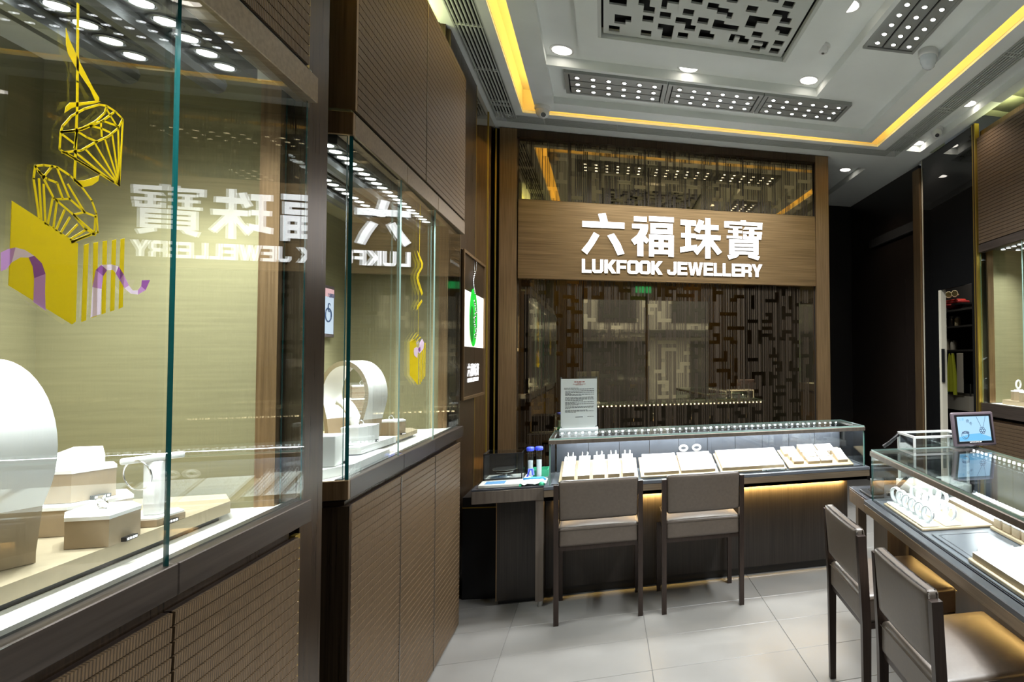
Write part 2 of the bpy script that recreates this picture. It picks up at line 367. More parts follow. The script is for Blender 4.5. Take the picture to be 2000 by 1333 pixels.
LATIN=[('L',[[[(-184,2448),(-157,2448),(-157,2351),(-103,2351),(-102,2325),(-184,2325)]]]),('U',[[[(-97,2448),(-69,2449),(-69,2355),(-65,2351),(-30,2352),(-27,2355),(-27,2449),(1,2449),(1,2346),(-17,2326),(-79,2326),(-96,2345)]]]),('K',[[[(11,2449),(39,2449),(39,2402),(74,2449),(112,2449),(70,2393),(112,2326),(74,2326),(39,2378),(39,2326),(11,2326)]]]),('F',[[[(116,2449),(205,2450),(205,2424),(144,2424),(144,2398),(198,2398),(198,2372),(144,2372),(144,2327),(116,2326)]]]),('O',[[[(229,2450),(295,2450),(313,2433),(313,2345),(295,2327),(229,2327),(211,2344),(211,2433)],[(239,2424),(284,2424),(286,2419),(286,2358),(284,2353),(239,2353),(237,2358),(237,2419)]]]),('O',[[[(336,2450),(400,2451),(418,2433),(418,2345),(400,2328),(336,2328),(318,2345),(318,2433)],[(346,2425),(390,2425),(392,2420),(392,2358),(390,2354),(346,2353),(344,2358),(344,2420)]]]),('K',[[[(426,2451),(454,2451),(454,2404),(489,2451),(528,2451),(485,2394),(528,2328),(489,2328),(454,2380),(454,2328),(425,2328)]]]),('J',[[[(631,2452),(659,2452),(659,2351),(641,2329),(587,2329),(571,2348),(571,2375),(597,2375),(597,2355),(627,2355),(631,2360)]]]),('E',[[[(668,2452),(756,2452),(756,2426),(696,2426),(696,2404),(752,2404),(752,2379),(696,2378),(696,2355),(756,2355),(756,2330),(668,2329)]]]),('W',[[[(764,2452),(792,2452),(806,2371),(820,2452),(848,2453),(862,2372),(876,2453),(904,2453),(878,2330),(847,2330),(834,2408),(819,2330),(789,2330)]]]),('E',[[[(912,2453),(1002,2453),(1002,2427),(941,2427),(940,2405),(997,2405),(997,2380),(940,2379),(940,2356),(1002,2356),(1002,2331),(911,2330)]]]),('L',[[[(1009,2453),(1035,2453),(1035,2357),(1088,2357),(1088,2331),(1008,2331)]]]),('L',[[[(1095,2454),(1121,2454),(1120,2357),(1172,2357),(1172,2331),(1095,2331)]]]),('E',[[[(1183,2454),(1276,2454),(1275,2429),(1212,2428),(1212,2406),(1271,2407),(1270,2381),(1212,2381),(1212,2357),(1275,2358),(1275,2332),(1182,2332)]]]),('R',[[[(1279,2454),(1359,2455),(1377,2438),(1377,2396),(1363,2381),(1377,2367),(1376,2332),(1347,2332),(1347,2371),(1310,2371),(1309,2332),(1278,2332)],[(1310,2429),(1345,2429),(1345,2398),(1310,2398)]]]),('Y',[[[(1377,2455),(1411,2455),(1430,2406),(1450,2455),(1484,2455),(1446,2379),(1446,2333),(1414,2333),(1414,2379)]]])]
D_FACE=[(1130,1780),(1245,1740),(1245,1616),(1238,1611),(1129,1660)]
D_S1=[(1257,1740),(1266,1744),(1265,1619),(1256,1616)]
D_S2=[(1276,1747),(1285,1750),(1286,1627),(1277,1624)]
D_S3=[(1295,1753),(1304,1756),(1305,1634),(1297,1631)]
D_S4=[(1315,1758),(1324,1762),(1324,1640),(1315,1637)]
D_S5=[(1334,1764),(1343,1767),(1343,1647),(1334,1643)]
D_CORDFLAG=[(1213,2020),(1217,2004),(1230,1991),(1250,1984),(1271,2004)]
D_SWIRL=[(1213,1938),(1215,1949),(1222,1958),(1243,1967),(1272,1981),(1282,1984),(1272,1977),(1247,1964),(1226,1951)]
D_SWIRL0=[(1211,2071),(1217,2057),(1241,2027),(1267,1999),(1279,1989),(1279,1984),(1272,1980),(1260,1996),(1234,2015),(1216,2033),(1212,2045)]
D_SWIRL2=[(1233,1838),(1254,1844),(1284,1861),(1282,1851),(1269,1840),(1251,1832),(1244,1832)]
D_DIA1=[[(1207,1906),(1210,1916),(1226,1938),(1250,1959),(1280,1978),(1295,1982),(1292,1969),(1273,1947),(1248,1927),(1227,1915),(1207,1906)],[(1297,1982),(1315,1980),(1328,1975),(1332,1972)],[(1332,1972),(1328,1856)],[(1328,1856),(1215,1876),(1206,1879)],[(1206,1879),(1207,1906)],[(1210,1875),(1246,1890),(1274,1913),(1301,1932),(1322,1954),(1330,1970)],[(1207,1906),(1237,1918),(1262,1935),(1288,1954),(1311,1977)],[(1237,1918),(1257,1915),(1278,1915)],[(1262,1936),(1285,1940),(1304,1940)],[(1211,1903),(1231,1897)],[(1295,1977),(1320,1955)],[(1288,1954),(1322,1957)],[(1254,1895),(1328,1856)],[(1274,1910),(1328,1856)],[(1293,1926),(1328,1856)],[(1309,1939),(1328,1856)],[(1322,1954),(1328,1856)],[(1232,1884),(1315,1858)],[(1218,1877),(1284,1864)],[(1237,1918),(1233,1890)],[(1284,1951),(1287,1927)]]
D_DIA2=[[(1165,1840),(1179,1846),(1202,1850),(1226,1844),(1247,1834),(1270,1815),(1280,1796),(1284,1766)],[(1165,1840),(1163,1821),(1174,1766)],[(1165,1840),(1178,1828),(1198,1801),(1235,1784),(1276,1764)],[(1284,1766),(1233,1740)],[(1279,1760),(1257,1767),(1235,1784)],[(1178,1826),(1194,1849)],[(1186,1827),(1203,1826),(1214,1805)],[(1202,1849),(1227,1807),(1201,1800)],[(1227,1807),(1256,1793),(1235,1784)],[(1256,1793),(1278,1791),(1277,1765)],[(1223,1829),(1256,1793)],[(1170,1834),(1186,1827)],[(1172,1823),(1178,1764)],[(1180,1817),(1185,1759)],[(1196,1799),(1189,1758)],[(1204,1798),(1199,1756)],[(1218,1787),(1204,1753)],[(1228,1778),(1212,1750)],[(1243,1770),(1223,1748)],[(1261,1766),(1230,1744)],[(1268,1760),(1233,1741)]]
D_CORD=[(1232,2121),(1235,1997),(1236,1962),(1235,1838)]
E_FACE=[(2992,1630),(3072,1648),(3122,1575),(3123,1438),(2997,1487)]
E_STR=[[(3139,1620),(3155,1620),(3161,1443),(3146,1440)],[(3166,1624),(3182,1624),(3186,1454),(3171,1450)],[(3194,1628),(3210,1628),(3212,1464),(3196,1461)],[(3222,1632),(3239,1632),(3238,1475),(3222,1471)]]
E_BOW=[(3055,1604),(3092,1610),(3130,1603),(3139,1631),(3177,1649),(3208,1633),(3199,1604),(3160,1589),(3141,1581),(3112,1589),(3103,1561),(3056,1572),(3047,1591)]
E_SWIRL=[(3087,2044),(3136,2024),(3181,2000),(3177,1978),(3122,1942),(3106,1922),(3161,1880),(3186,1861),(3167,1848),(3100,1894),(3082,1919),(3091,1938),(3152,1978),(3152,1995),(3107,2020)]
E_SWIRL2=[(3168,1831),(3178,1821),(3104,1780),(3088,1774),(3096,1796)]
E_CORD=[(3127,2262),(3116,1659)]

RIB1A = [(1115, 1704), (1126, 1711), (1137, 1715), (1152, 1714), (1167, 1708), (1180, 1699), (1187, 1684), (1187, 1658), (1189, 1629)]
RIB1B = [(1116, 1678), (1124, 1682), (1132, 1693), (1145, 1702), (1158, 1704), (1165, 1692), (1168, 1675), (1168, 1656), (1168, 1640)]
RIB2A = [(1273, 1624), (1275, 1674), (1281, 1703), (1292, 1713), (1314, 1717), (1330, 1716), (1342, 1704), (1355, 1686), (1365, 1678), (1377, 1680), (1385, 1688), (1386, 1699)]
RIB2B = [(1293, 1631), (1294, 1673), (1297, 1695), (1305, 1706), (1318, 1708), (1324, 1703), (1333, 1693), (1345, 1680), (1360, 1672), (1377, 1672), (1396, 1682), (1407, 1702)]

# ================================================================== THE SETTING
# ---- floor of large tiles
fl = structure('floor', MB().box(-1.6, 4.4, -3.2, 7.8, -0.06, -0.004), 'grout')
TX, TY = 0.75, 0.37
tile = MB().rbox(0.0015, TX - 0.0015, 0.0015, TY - 0.0015, -0.02, 0.0, 0.0015, 1).mesh('tile', 'floor_tile')
x = 0.985 - 3 * TX
while x < 3.3:
    y = 3.53 - 9 * TY
    while y < 7.6:
        link('tile', tile, fl, (x, y, 0))
        y += TY
    x += TX
structure('floor_rear', MB().box(-1.6, 4.4, -3.2, 3.53 - 9 * TY, -0.004, 0.0), 'floor_tile')

# ---- ceiling: stepped tray with a lit slot round it; right side runs slightly askew
def XR(x, y): return x + 0.045 * (y - 5.4)
def poly(mb, pts, z0, z1, mi=0): mb.prism(pts, z0, z1, mi)
YN = -2.9
Z0 = 3.58
c = MB()
# outer ring soffit, left strip (either side of the grille)
poly(c, [(-0.945, YN), (-0.870, YN), (-0.870, 5.80), (-0.945, 5.80)], Z0, 3.75)
poly(c, [(-0.700, YN), (-0.638, YN), (-0.638, 5.45), (-0.700, 5.45)], Z0, 3.78)
# back strip
poly(c, [(-0.638, 5.370), (XR(2.545, 5.37), 5.370), (XR(2.66, 5.45), 5.45), (-0.638, 5.45)], Z0, 3.78)
c.plate([[(-0.870, 5.605), (XR(2.835, 5.605), 5.605), (3.22, 5.60), (3.22, 7.7), (-0.870, 7.7)], [(2.19, 6.02), (2.715, 6.02), (2.715, 7.55), (2.19, 7.55)]], lambda u, v, t: (u, v, Z0 + t), 0.17)
c.box(2.15, 2.75, 5.98, 7.6, 3.65, 3.70)
# right strip
poly(c, [(XR(2.545, YN), YN), (XR(2.66, YN), YN), (XR(2.66, 5.45), 5.45), (XR(2.545, 5.37), 5.37)], Z0, 3.78)
poly(c, [(XR(2.835, YN), YN), (XR(2.865, YN), YN), (XR(2.865, 5.605), 5.605), (XR(2.835, 5.605), 5.605)], Z0, 3.75)
poly(c, [(XR(2.865, 5.40), 5.40), (3.3, 5.40), (3.3, 5.605), (XR(2.865, 5.605), 5.605)], Z0, 3.75)
poly(c, [(XR(3.02, YN), YN), (XR(3.12, YN), YN), (XR(3.12, 5.40), 5.40), (XR(3.02, 5.40), 5.40)], Z0, 3.75)
# downlight slot on the right
poly(c, [(XR(2.85, YN), YN), (XR(3.03, YN), YN), (XR(3.03, 5.42), 5.42), (XR(2.85, 5.42), 5.42)], 3.645, 3.76)
# tray frame between the lit slot and the recess
poly(c, [(-0.530, YN), (-0.378, YN), (-0.378, 5.28), (-0.530, 5.28)], Z0, 3.66)
poly(c, [(-0.378, 5.112), (XR(2.285, 5.112), 5.112), (XR(2.445, 5.28), 5.28), (-0.378, 5.28)], Z0, 3.66)
poly(c, [(XR(2.285, YN), YN), (XR(2.445, YN), YN), (XR(2.445, 5.28), 5.28), (XR(2.285, 5.112), 5.112)], Z0, 3.66)
# recess that carries the led modules
poly(c, [(-0.40, 4.46), (1.60, 4.46), (1.60, YN), (XR(2.30, YN), YN), (XR(2.30, 5.13), 5.13), (-0.40, 5.13)], 3.635, 3.70)
# lip of the inner square
poly(c, [(-0.378, 4.445), (1.592, 4.445), (1.625, 4.482), (-0.378, 4.482)], Z0, 3.66)
poly(c, [(1.592, YN), (1.625, YN), (1.625, 4.482), (1.592, 4.445)], Z0, 3.66)
# inner ring that carries the downlights
c.plate([[(-0.40, YN), (1.61, YN), (1.61, 4.465), (-0.40, 4.465)], [(-0.045, 2.77), (1.222, 2.77), (1.222, 4.027), (-0.045, 4.027)]], lambda u, v, t: (u, v, 3.647 + t), 0.05)
# roof slab above everything
poly(c, [(-1.6, YN), (4.4, YN), (4.4, 7.8), (-1.6, 7.8)], 3.84, 3.90)
ceil = structure('ceiling', c, 'ceiling_paint')
# dropped plate with the square hole for the fretwork
d = MB(); fn = lambda u, v, t: (u, v, 3.60 + t)
d.plate([[(-0.162, YN), (1.385, YN), (1.385, 4.284), (-0.162, 4.284)], [(-0.036, 2.78), (1.213, 2.78), (1.213, 4.018), (-0.036, 4.018)]], fn, 0.045)
d.put('dropped_plate', 'ceiling_paint', ceil)
# inside of the lit slot (cream paint)
t = MB()
t.box(-0.66, -0.636, YN, 5.40, 3.60, 3.80); t.box(-0.66, -0.40, YN, 5.40, 3.775, 3.80)
t.box(-0.64, 2.56, 5.368, 5.392, 3.60, 3.80); t.box(-0.40, 2.40, 5.13, 5.39, 3.775, 3.80)
poly(t, [(XR(2.543, YN), YN), (XR(2.565, YN), YN), (XR(2.565, 5.39), 5.39), (XR(2.543, 5.37), 5.37)], 3.60, 3.80)
poly(t, [(XR(2.30, YN), YN), (XR(2.565, YN), YN), (XR(2.565, 5.39), 5.39), (XR(2.30, 5.13), 5.13)], 3.775, 3.80)
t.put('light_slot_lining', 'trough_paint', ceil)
sl = MB()
sl.box(-0.505, -0.485, YN, 5.22, 3.692, 3.704); sl.box(-0.47, 2.38, 5.225, 5.245, 3.692, 3.704)
poly(sl, [(XR(2.40, YN), YN), (XR(2.42, YN), YN), (XR(2.42, 5.2), 5.2), (XR(2.40, 5.2), 5.2)], 3.692, 3.704)
sl.put('slot_lamp', 'trough_lamp', ceil)
# green-yellow cove above the wall cabinets, both sides
cv = MB()
cv.box(-1.52, -0.90, YN, 4.03, 3.70, 3.72); cv.box(-0.962, -0.945, YN, 4.03, 3.585, 3.71)
cv.put('cove_lining', 'cove_paint', ceil)
MB().box(-1.52, -0.945, 4.03, 5.85, 3.585, 3.66).put('side_soffit', 'ceiling_paint', ceil)
light('cove_light', 'AREA', (-1.10, 2.2, 3.45), E_COVE, LIME, (PI, 0, 0), 0.10, 3.6)
light('cove_light', 'AREA', (3.30, 2.6, 3.50), E_COVE * 0.8, LIME, (PI, 0, 0.05), 0.10, 3.6)
cv = MB(); poly(cv, [(XR(3.10, YN), YN), (XR(3.7, YN), YN), (XR(3.7, 4.68), 4.68), (XR(3.10, 4.68), 4.68)], 3.70, 3.72)
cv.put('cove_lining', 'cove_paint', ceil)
# passage recess with its own downlight

# ---- walls
structure('wall_left', MB().box(-1.60, -1.46, -3.2, 5.9, 0, 3.84), 'black_laminate')
structure('wall_rear', MB().box(-1.6, -0.5, -3.2, -3.1, 0, 3.84).box(2.5, 4.4, -3.2, -3.1, 0, 3.84).box(-0.5, 2.5, -3.2, -3.1, 3.0, 3.84), 'bronze')
structure('wall_back', MB().box(-1.60, 2.03, 5.87, 5.95, 0, 3.84).box(2.03, 2.17, 5.80, 6.05, 0, 3.58).box(1.9, 3.25, 7.64, 7.72, 0, 3.84), 'black_laminate')
structure('wall_side', MB().box(-1.60, -0.93, 5.80, 5.87, 0, 3.84), 'black_laminate')

# ---- alcove on the left: bronze pilaster, mirror strips
wl = structure('wall_left_alcove', MB().box(-1.46, -0.915, 4.06, 5.86, 0, 3.585), 'dark_bronze_up')
MB().box(-0.915, -0.895, 4.10, 4.90, 0.02, 3.57).put('bronze_panel', 'dark_bronze_up', wl)
for a, b in ((4.91, 5.40), (5.41, 5.79)):
    MB().box(-0.915, -0.900, a, b, 0.02, 3.57).put('mirror_strip', 'mirror_clear', wl)
for a in (4.900, 5.402, 5.780):
    MB().box(-0.915, -0.894, a, a + 0.009, 0.02, 3.57).put('brass_bead', 'brass', wl)

# ---- right side: dark passage wall, pilaster, black glass with a doorway, pantry behind it
structure('wall_passage', MB().box(2.05, 2.165, 6.05, 7.64, 0, 3.58), 'black_laminate')
structure('wall_right', MB().box(3.208, 3.30, 5.78, 7.66, 0, 3.58).box(3.205, 3.208, 6.1, 6.105, 0.05, 2.4), 'passage_laminate')
structure('trim_1', MB().box(3.135, 3.215, 5.635, 5.78, 0, 3.50), 'bronze')
def RP(lx, ly):
    """plan point on the skewed right wall: lx into the wall, ly along it (0 at the brass post, minus towards the camera)"""
    a = -0.052; return (3.105 + lx * math.cos(a) - ly * math.sin(a), 4.63 + lx * math.sin(a) + ly * math.cos(a))
g = MB()
for (a, b, z0, z1) in ((0.0, 0.06, 0.0, 3.57), (0.06, 0.66, 2.19, 3.57), (0.66, 0.99, 0.0, 3.57)):
    g.prism([RP(0, a), RP(0, b), RP(0.02, b), RP(0.02, a)], z0, z1)
structure('wall_right_glass', g, 'black_glass')
g = MB(); g.prism([RP(-0.004, 0.615), RP(-0.004, 0.665), RP(0.05, 0.665), RP(0.05, 0.615)], 0, 2.19); g.prism([RP(-0.004, 0.975), RP(-0.004, 0.992), RP(0.03, 0.992), RP(0.03, 0.975)], 0, 3.57)
structure('door_1', g, 'door_trim')
g = MB(); g.prism([RP(-0.01, 0.60), RP(-0.01, 0.612), RP(0.02, 0.612), RP(0.02, 0.60)], 1.30, 1.62)
g.put('door_hinge', 'black', bpy.data.objects['door_1'])
structure('wall_pantry', MB().box(4.1, 4.2, 4.7, 7.0, 0, 3.0).box(3.3, 4.2, 6.9, 7.0, 0, 3.0).box(3.18, 4.2, 4.69, 4.71, 0, 3.0).box(3.18, 4.2, 4.7, 7.0, 2.9, 3.0), 'black_soft')
light('pantry_light', 'AREA', (3.55, 5.6, 2.85), 14, (1, 0.9, 0.75), (0, 0, 0), 0.5, 0.8)
structure('wall_right_outer', MB().box(4.3, 4.4, -3.2, 7.8, 0, 3.84), 'black_soft')
structure('wall_right_back', MB().prism([RP(0.62, -8.0), RP(0.70, -8.0), RP(0.70, 0.05), RP(0.62, 0.05)], 0, 3.80), 'black_laminate')

# ---- outside, seen only in the mirrors: the street front and the houses opposite
sf = structure('window_1', MB().box(-0.5, -0.44, -3.16, -3.10, 0, 3.0).box(0.95, 1.01, -3.16, -3.10, 0, 3.0).box(2.44, 2.5, -3.16, -3.10, 0, 3.0).box(-0.5, 2.5, -3.16, -3.10, 2.92, 3.0), 'bronze')
MB().box(-0.44, 0.95, -3.135, -3.127, 0.02, 2.92, faces=None).put('pane', 'glass', sf)
MB().box(1.01, 2.44, -3.135, -3.127, 0.02, 2.92).put('pane', 'glass', sf)

st = structure('street', MB().box(-14, 16, -14, -3.2, -0.1, -0.02), 'street')
fc = MB().box(-14, 16, -12.4, -12, 0, 9)
fo = fc.put('house_front', 'facade', None, label='pale house front across the street, mirrored in the back wall', category='building')
for i in range(9):
    for j in range(2):
        MB().box(-11 + i * 2.7, -9.6 + i * 2.7, -12.0, -11.96, 2.9 + j * 2.6, 4.6 + j * 2.6).put('window', 'facade_dark', fo)
MB().box(-14, 16, -12.0, -11.2, 2.35, 2.6).put('canopy', 'facade_dark', fo)
for i in range(5):
    MB().box(-10 + i * 4.4, -7.2 + i * 4.4, -12.0, -11.95, 0.0, 2.2).put('shop_window', 'facade_dark', fo)
MB().box(-2.4, -1.2, -11.2, -11.1, 2.35, 3.1).put('shop_sign', 'shop_red', fo)

# ================================================================== BACK WALL: mirror fretwork, frame, sign
fw = thing('mirror_wall', 'tinted mirror wall with etched lines and fretwork in a tall bronze frame', 'mirror', (0.66, 5.80, 0))
ox, oy = 0.66, 5.80
MB().box(-0.866 - ox, -0.726 - ox, -0.05, 0.07, 0, 3.575).put('frame_post', 'bronze', fw)
MB().box(2.040 - ox, 2.177 - ox, -0.05, 0.07, 0, 3.575).put('frame_post', 'bronze', fw)
MB().box(-0.726 - ox, 2.040 - ox, -0.05, 0.07, 3.505, 3.575).put('frame_head', 'dark_bronze_up', fw)
PW = 2.766 / 5
rng = random.Random(11)
def fret(nx, nz):
    """meander fretwork: set of grid cells covered by L, F, S and bar shapes that do not touch"""
    cells = set(); blocked = set()
    shapes = [[(0, 0), (1, 0), (2, 0), (3, 0), (0, -1), (0, -2)], [(0, 0), (1, 0), (2, 0), (0, -1), (0, -2), (1, -2)], [(0, 0), (1, 0), (2, 0), (3, 0), (4, 0)],
              [(0, 0), (0, -1), (0, -2), (0, -3), (1, -1), (2, -1)], [(0, 0), (1, 0), (1, -1), (2, -1), (3, -1)], [(0, 0), (0, -1), (0, -2), (0, -3)],
              [(0, 0), (1, 0), (2, 0), (2, -1), (2, -2), (3, -2)], [(0, 0), (1, 0), (2, 0)], [(0, 0), (1, 0), (2, 0), (1, -1), (1, -2)]]
    for _ in range(nx * nz // 3):
        sh = rng.choice(shapes); fx, fz = rng.choice((-1, 1)), rng.choice((-1, 1))
        x, z = rng.randrange(nx), rng.randrange(nz)
        cs = [(x + a * fx, z + b * fz) for a, b in sh]
        if all(0 <= a < nx and 0 <= b < nz for a, b in cs) and not any(q in blocked for q in cs):
            cells.update(cs)
            for a, b in cs:
                for da in (-1, 0, 1):
                    for db in (-1, 0, 1): blocked.add((a + da, b + db))
    return cells
def mirror_panel(x0, x1, z0, z1, nx, nz):
    m = MB(); m.box(x0, x1, 0.004, 0.02, z0, z1, 0)
    for (a, b) in fret(nx, nz):
        ax, bx = x0 + (x1 - x0) * a / nx, x0 + (x1 - x0) * (a + 1) / nx
        az, bz = z0 + (z1 - z0) * b / nz, z0 + (z1 - z0) * (b + 1) / nz
        m.add([(ax, 0.0025, az), (bx, 0.0025, az), (bx, 0.0025, bz), (ax, 0.0025, bz)], [(0, 1, 2, 3)], 1)
    m.put('mirror_panel', ['mirror_lined', 'mirror_clear'], fw)
for i in range(5):
    a, b = -0.726 + i * PW + 0.002 - ox, -0.726 + (i + 1) * PW - 0.002 - ox
    mirror_panel(a, b, 0.02, 2.262, 16, 66)
    mirror_panel(a, b, 2.958, 3.505, 16, 16)

sg = thing('shop_sign', 'long bronze sign board with glowing white letters on the mirror wall', 'sign', (0.66, 5.775, 2.61))
MB().rbox(-0.718 - ox, 2.040 - ox, -0.012, 0.025, -0.350, 0.352, 0.004, 1).put('board', 'bronze_across', sg)
def letter(name, polys, y0=-0.024, dep=0.010, sx=1.0):
    m = MB()
    for pl in polys:
        m.plate([[((p[0] / 1000 - ox) * sx, p[1] / 1000 - 2.61) for p in lp] for lp in pl], lambda u, v, t: (u, y0 + t, v), dep, 0, 1)
    m.put(name, ['sign_white', 'letter_side'], sg)
for k, v in (('six', LIU), ('fortune', FU), ('pearl', ZHU), ('treasure', BAO)): letter('character', v)
for ch, v in LATIN: letter('letter', v)

# ================================================================== CEILING FIXTURES
# fretwork plate in the square hole
fp = thing('fretwork_panel', 'grey fretwork panel with dark cut-outs in the square ceiling hole', 'ceiling panel', (0.59, 3.40, 3.63))
x0, x1, y0, y1 = -0.036 + 0.035 - 0.59, 1.213 - 0.035 - 0.59, 2.78 - 3.40, 4.018 - 0.01 - 3.40
NX, NY = 36, 36
rng = random.Random(5)
def holes(nx, ny):
    cells = set(); blocked = set()
    shapes = [[(0, 0), (1, 0), (0, 1), (1, 1), (2, 0), (3, 0), (2, 1), (3, 1), (0, 2), (0, 3), (1, 2), (1, 3)], [(0, 0), (1, 0), (2, 0), (0, 1), (1, 1), (2, 1), (2, 2), (3, 2), (2, 3), (3, 3)],
              [(0, 0), (1, 0), (0, 1), (1, 1)], [(0, 0), (1, 0), (2, 0), (3, 0), (4, 0), (0, 1), (1, 1), (2, 1), (3, 1), (4, 1), (4, 2), (3, 2)],
              [(0, 0), (1, 0), (2, 0), (3, 0), (3, 1), (2, 1), (3, 2), (2, 2), (4, 2), (5, 2)], [(0, 0), (0, 1), (1, 0), (1, 1), (1, 2), (2, 2), (1, 3), (2, 3), (2, 4), (3, 4)],
              [(0, 0), (1, 0), (2, 0), (0, 1), (0, 2), (1, 2), (2, 2), (1, 3), (2, 3)], [(0, 0), (1, 0), (2, 0), (0, 1), (1, 1), (2, 1), (1, 2), (2, 2)]]
    for _ in range(nx * ny * 3):
        sh = rng.choice(shapes); fx, fy, sw = rng.choice((-1, 1)), rng.choice((-1, 1)), rng.random() < .5
        x, y = rng.randrange(nx), rng.randrange(ny)
        cs = [(x + (b if sw else a) * fx, y + (a if sw else b) * fy) for a, b in sh]
        if all(1 <= a < nx - 1 and 1 <= b < ny - 1 for a, b in cs) and not any(q in blocked for q in cs):
            cells.update(cs)
            for a, b in cs:
                for da in (-1, 0, 1):
                    for db in (-1, 0, 1): blocked.add((a + da, b + db))
    return cells
H = holes(NX, NY)
m = MB(); gx = lambda i: x0 + (x1 - x0) * i / NX; gy = lambda j: y0 + (y1 - y0) * j / NY
for i in range(NX):
    for j in range(NY):
        if (i, j) in H: continue
        a, b, c_, e = gx(i), gx(i + 1), gy(j), gy(j + 1)
        m.add([(a, c_, 0), (b, c_, 0), (b, e, 0), (a, e, 0)], [(0, 3, 2, 1)])
        for (di, dj, p, q) in ((-1, 0, (a, c_), (a, e)), (1, 0, (b, c_), (b, e)), (0, -1, (a, c_), (b, c_)), (0, 1, (a, e), (b, e))):
            if (i + di, j + dj) in H or not (0 <= i + di < NX and 0 <= j + dj < NY):
                m.add([(*p, 0), (*q, 0), (*q, 0.012), (*p, 0.012)], [(0, 1, 2, 3)])
m.put('fret_plate', 'grille_paint', fp)
for a in ((-0.036 - 0.59, -0.036 + 0.022 - 0.59), (1.213 - 0.022 - 0.59, 1.213 - 0.59)): MB().box(a[0], a[1], 2.78 - 3.4, 4.018 - 3.4, -0.028, 0.0).put('edge_strip', 'grille_paint', fp)
MB().box(-0.036 - 0.59, 1.213 - 0.59, 2.78 - 3.4, 4.018 - 3.4, 0.040, 0.045).put('black_backing', 'void', fp)

# led modules: frame, three slats, 18 lamps each
PITCH = 0.1115
slat_me = MB().box(-0.33, 0.33, -0.049, 0.049, -0.010, 0.0).mesh('slat', 'module_grey')
lamp_me = MB().cyl((0, 0, -0.006), 0.0135, 0.006, 14, 0).mesh('lamp', 'led')
ring_me = MB().torus((0, 0, 0), 0.018, 0.0045, n=14, k=6).mesh('lamp_ring', 'steel')
def module(label, loc, rz):
    t = thing('led_module', label, 'ceiling light', loc, rz, 'led modules in the ceiling recess')
    f = MB(); a, b = 0.368, 0.182
    f.box(-a, a, -b, -b + 0.022, -0.030, 0).box(-a, a, b - 0.022, b, -0.030, 0).box(-a, -a + 0.028, -b + 0.022, b - 0.022, -0.030, 0).box(a - 0.028, a, -b + 0.022, b - 0.022, -0.030, 0)
    f.box(-a + 0.02, a - 0.02, -b + 0.02, b - 0.02, -0.004, 0, 1)
    f.put('frame', ['module_grey', 'void'], t)
    for r in (-1, 0, 1):
        sl = link('slat', slat_me, t, (0, r * PITCH, -0.016))
        for k in range(6):
            link('lamp', lamp_me, sl, ((k - 2.5) * PITCH, 0, -0.010))
            link('lamp_ring', ring_me, sl, ((k - 2.5) * PITCH, 0, -0.011))
    return t
for i, (x, lab) in enumerate(((0.093, 'left led module of the row before the sign wall'), (0.838, 'middle led module of the row before the sign wall'), (1.583, 'right led module of the row before the sign wall'))):
    module(lab, (x, 4.772, 3.635), 0)
module('led module turned lengthways beside the domed motion sensor', (1.822, 3.332, 3.635), PI / 2 - 0.045)

# round downlights
def downlight(label, loc, r=0.066, power=E_DOWN, spot=115):
    t = thing('downlight', label, 'ceiling light', loc, 0, 'warm round downlights')
    MB().lathe((0, 0, 0), [(r + 0.014, 0.0), (r + 0.014, -0.003), (r, -0.006), (r - 0.004, -0.002)], 28).put('trim_ring', 'white_plastic', t)
    MB().cyl((0, 0, -0.004), r - 0.002, 0.002, 24).put('lens', 'lamp_warm', t)
    light('downlight_beam', 'SPOT', (loc[0], loc[1], loc[2] - 0.03), power, WARM, (0, 0, 0), 0.05, None, spot, 0.7)
    return t
downlight('round downlight in the left corner of the inner ceiling ring', (-0.271, 4.345, 3.647))
downlight('round downlight half hidden behind the edge of the dropped plate', (0.589, 4.37, 3.647))
downlight('round downlight in the far right corner of the inner ceiling ring', (1.49, 4.330, 3.647))
downlight('round downlight cut by the top of the picture, right of the fretwork', (1.40, 3.335, 3.647))
downlight('round downlight in the right slot, nearest the woven panel', (2.905, 4.38, 3.645), 0.06, E_DOWN * 0.7)
downlight('round downlight at the far end of the right slot, beside the dome camera', (2.955, 5.33, 3.645), 0.06, E_DOWN * 0.7)
downlight('round downlight over the dark passage right of the sign wall', (2.60, 6.33, 3.65), 0.06, E_DOWN * 0.55)

# linear air grilles: black duct, cross bars, slats
def grille(label, pts, nsl, cross, w=0.160):
    """pts: centre line start / end in plan; slats run along it"""
    (ax, ay), (bx, by) = pts
    L = math.hypot(bx - ax, by - ay); ang = math.atan2(by - ay, bx - ax)
    t = thing('air_grille', label, 'air grille', (ax, ay, 3.58), ang)
    MB().box(0, L, -w / 2, w / 2, 0.05, 0.06).put('duct', 'void', t)
    sm = MB().box(0, L, -0.0038, 0.0038, 0.002, 0.020).mesh('slat', 'grille_paint')
    for k in range(nsl): link('slat', sm, t, (0, -w / 2 + w * (k + 0.5) / nsl, 0))
    cm = MB().box(-0.004, 0.004, -w / 2, w / 2, 0.001, 0.016).mesh('cross_bar', 'grille_paint')
    for q in cross: link('cross_bar', cm, t, (q, 0, 0))
    e = MB().box(0, L, -w / 2 - 0.007, -w / 2, 0, 0.02).box(0, L, w / 2, w / 2 + 0.007, 0, 0.02)
    e.put('edge_frame', 'grille_paint', t)
grille('long linear air grille along the left edge of the ceiling', ((-0.785, 0.5), (-0.785, 5.53)), 7, [0.5, 1.3, 2.1, 2.9, 3.55, 4.15, 4.70, 4.78])
grille('linear air grille along the back edge over the sign wall', ((-0.785, 5.527), (2.74, 5.527)), 7, [0.3, 0.9, 1.55, 2.2, 2.9], 0.150)
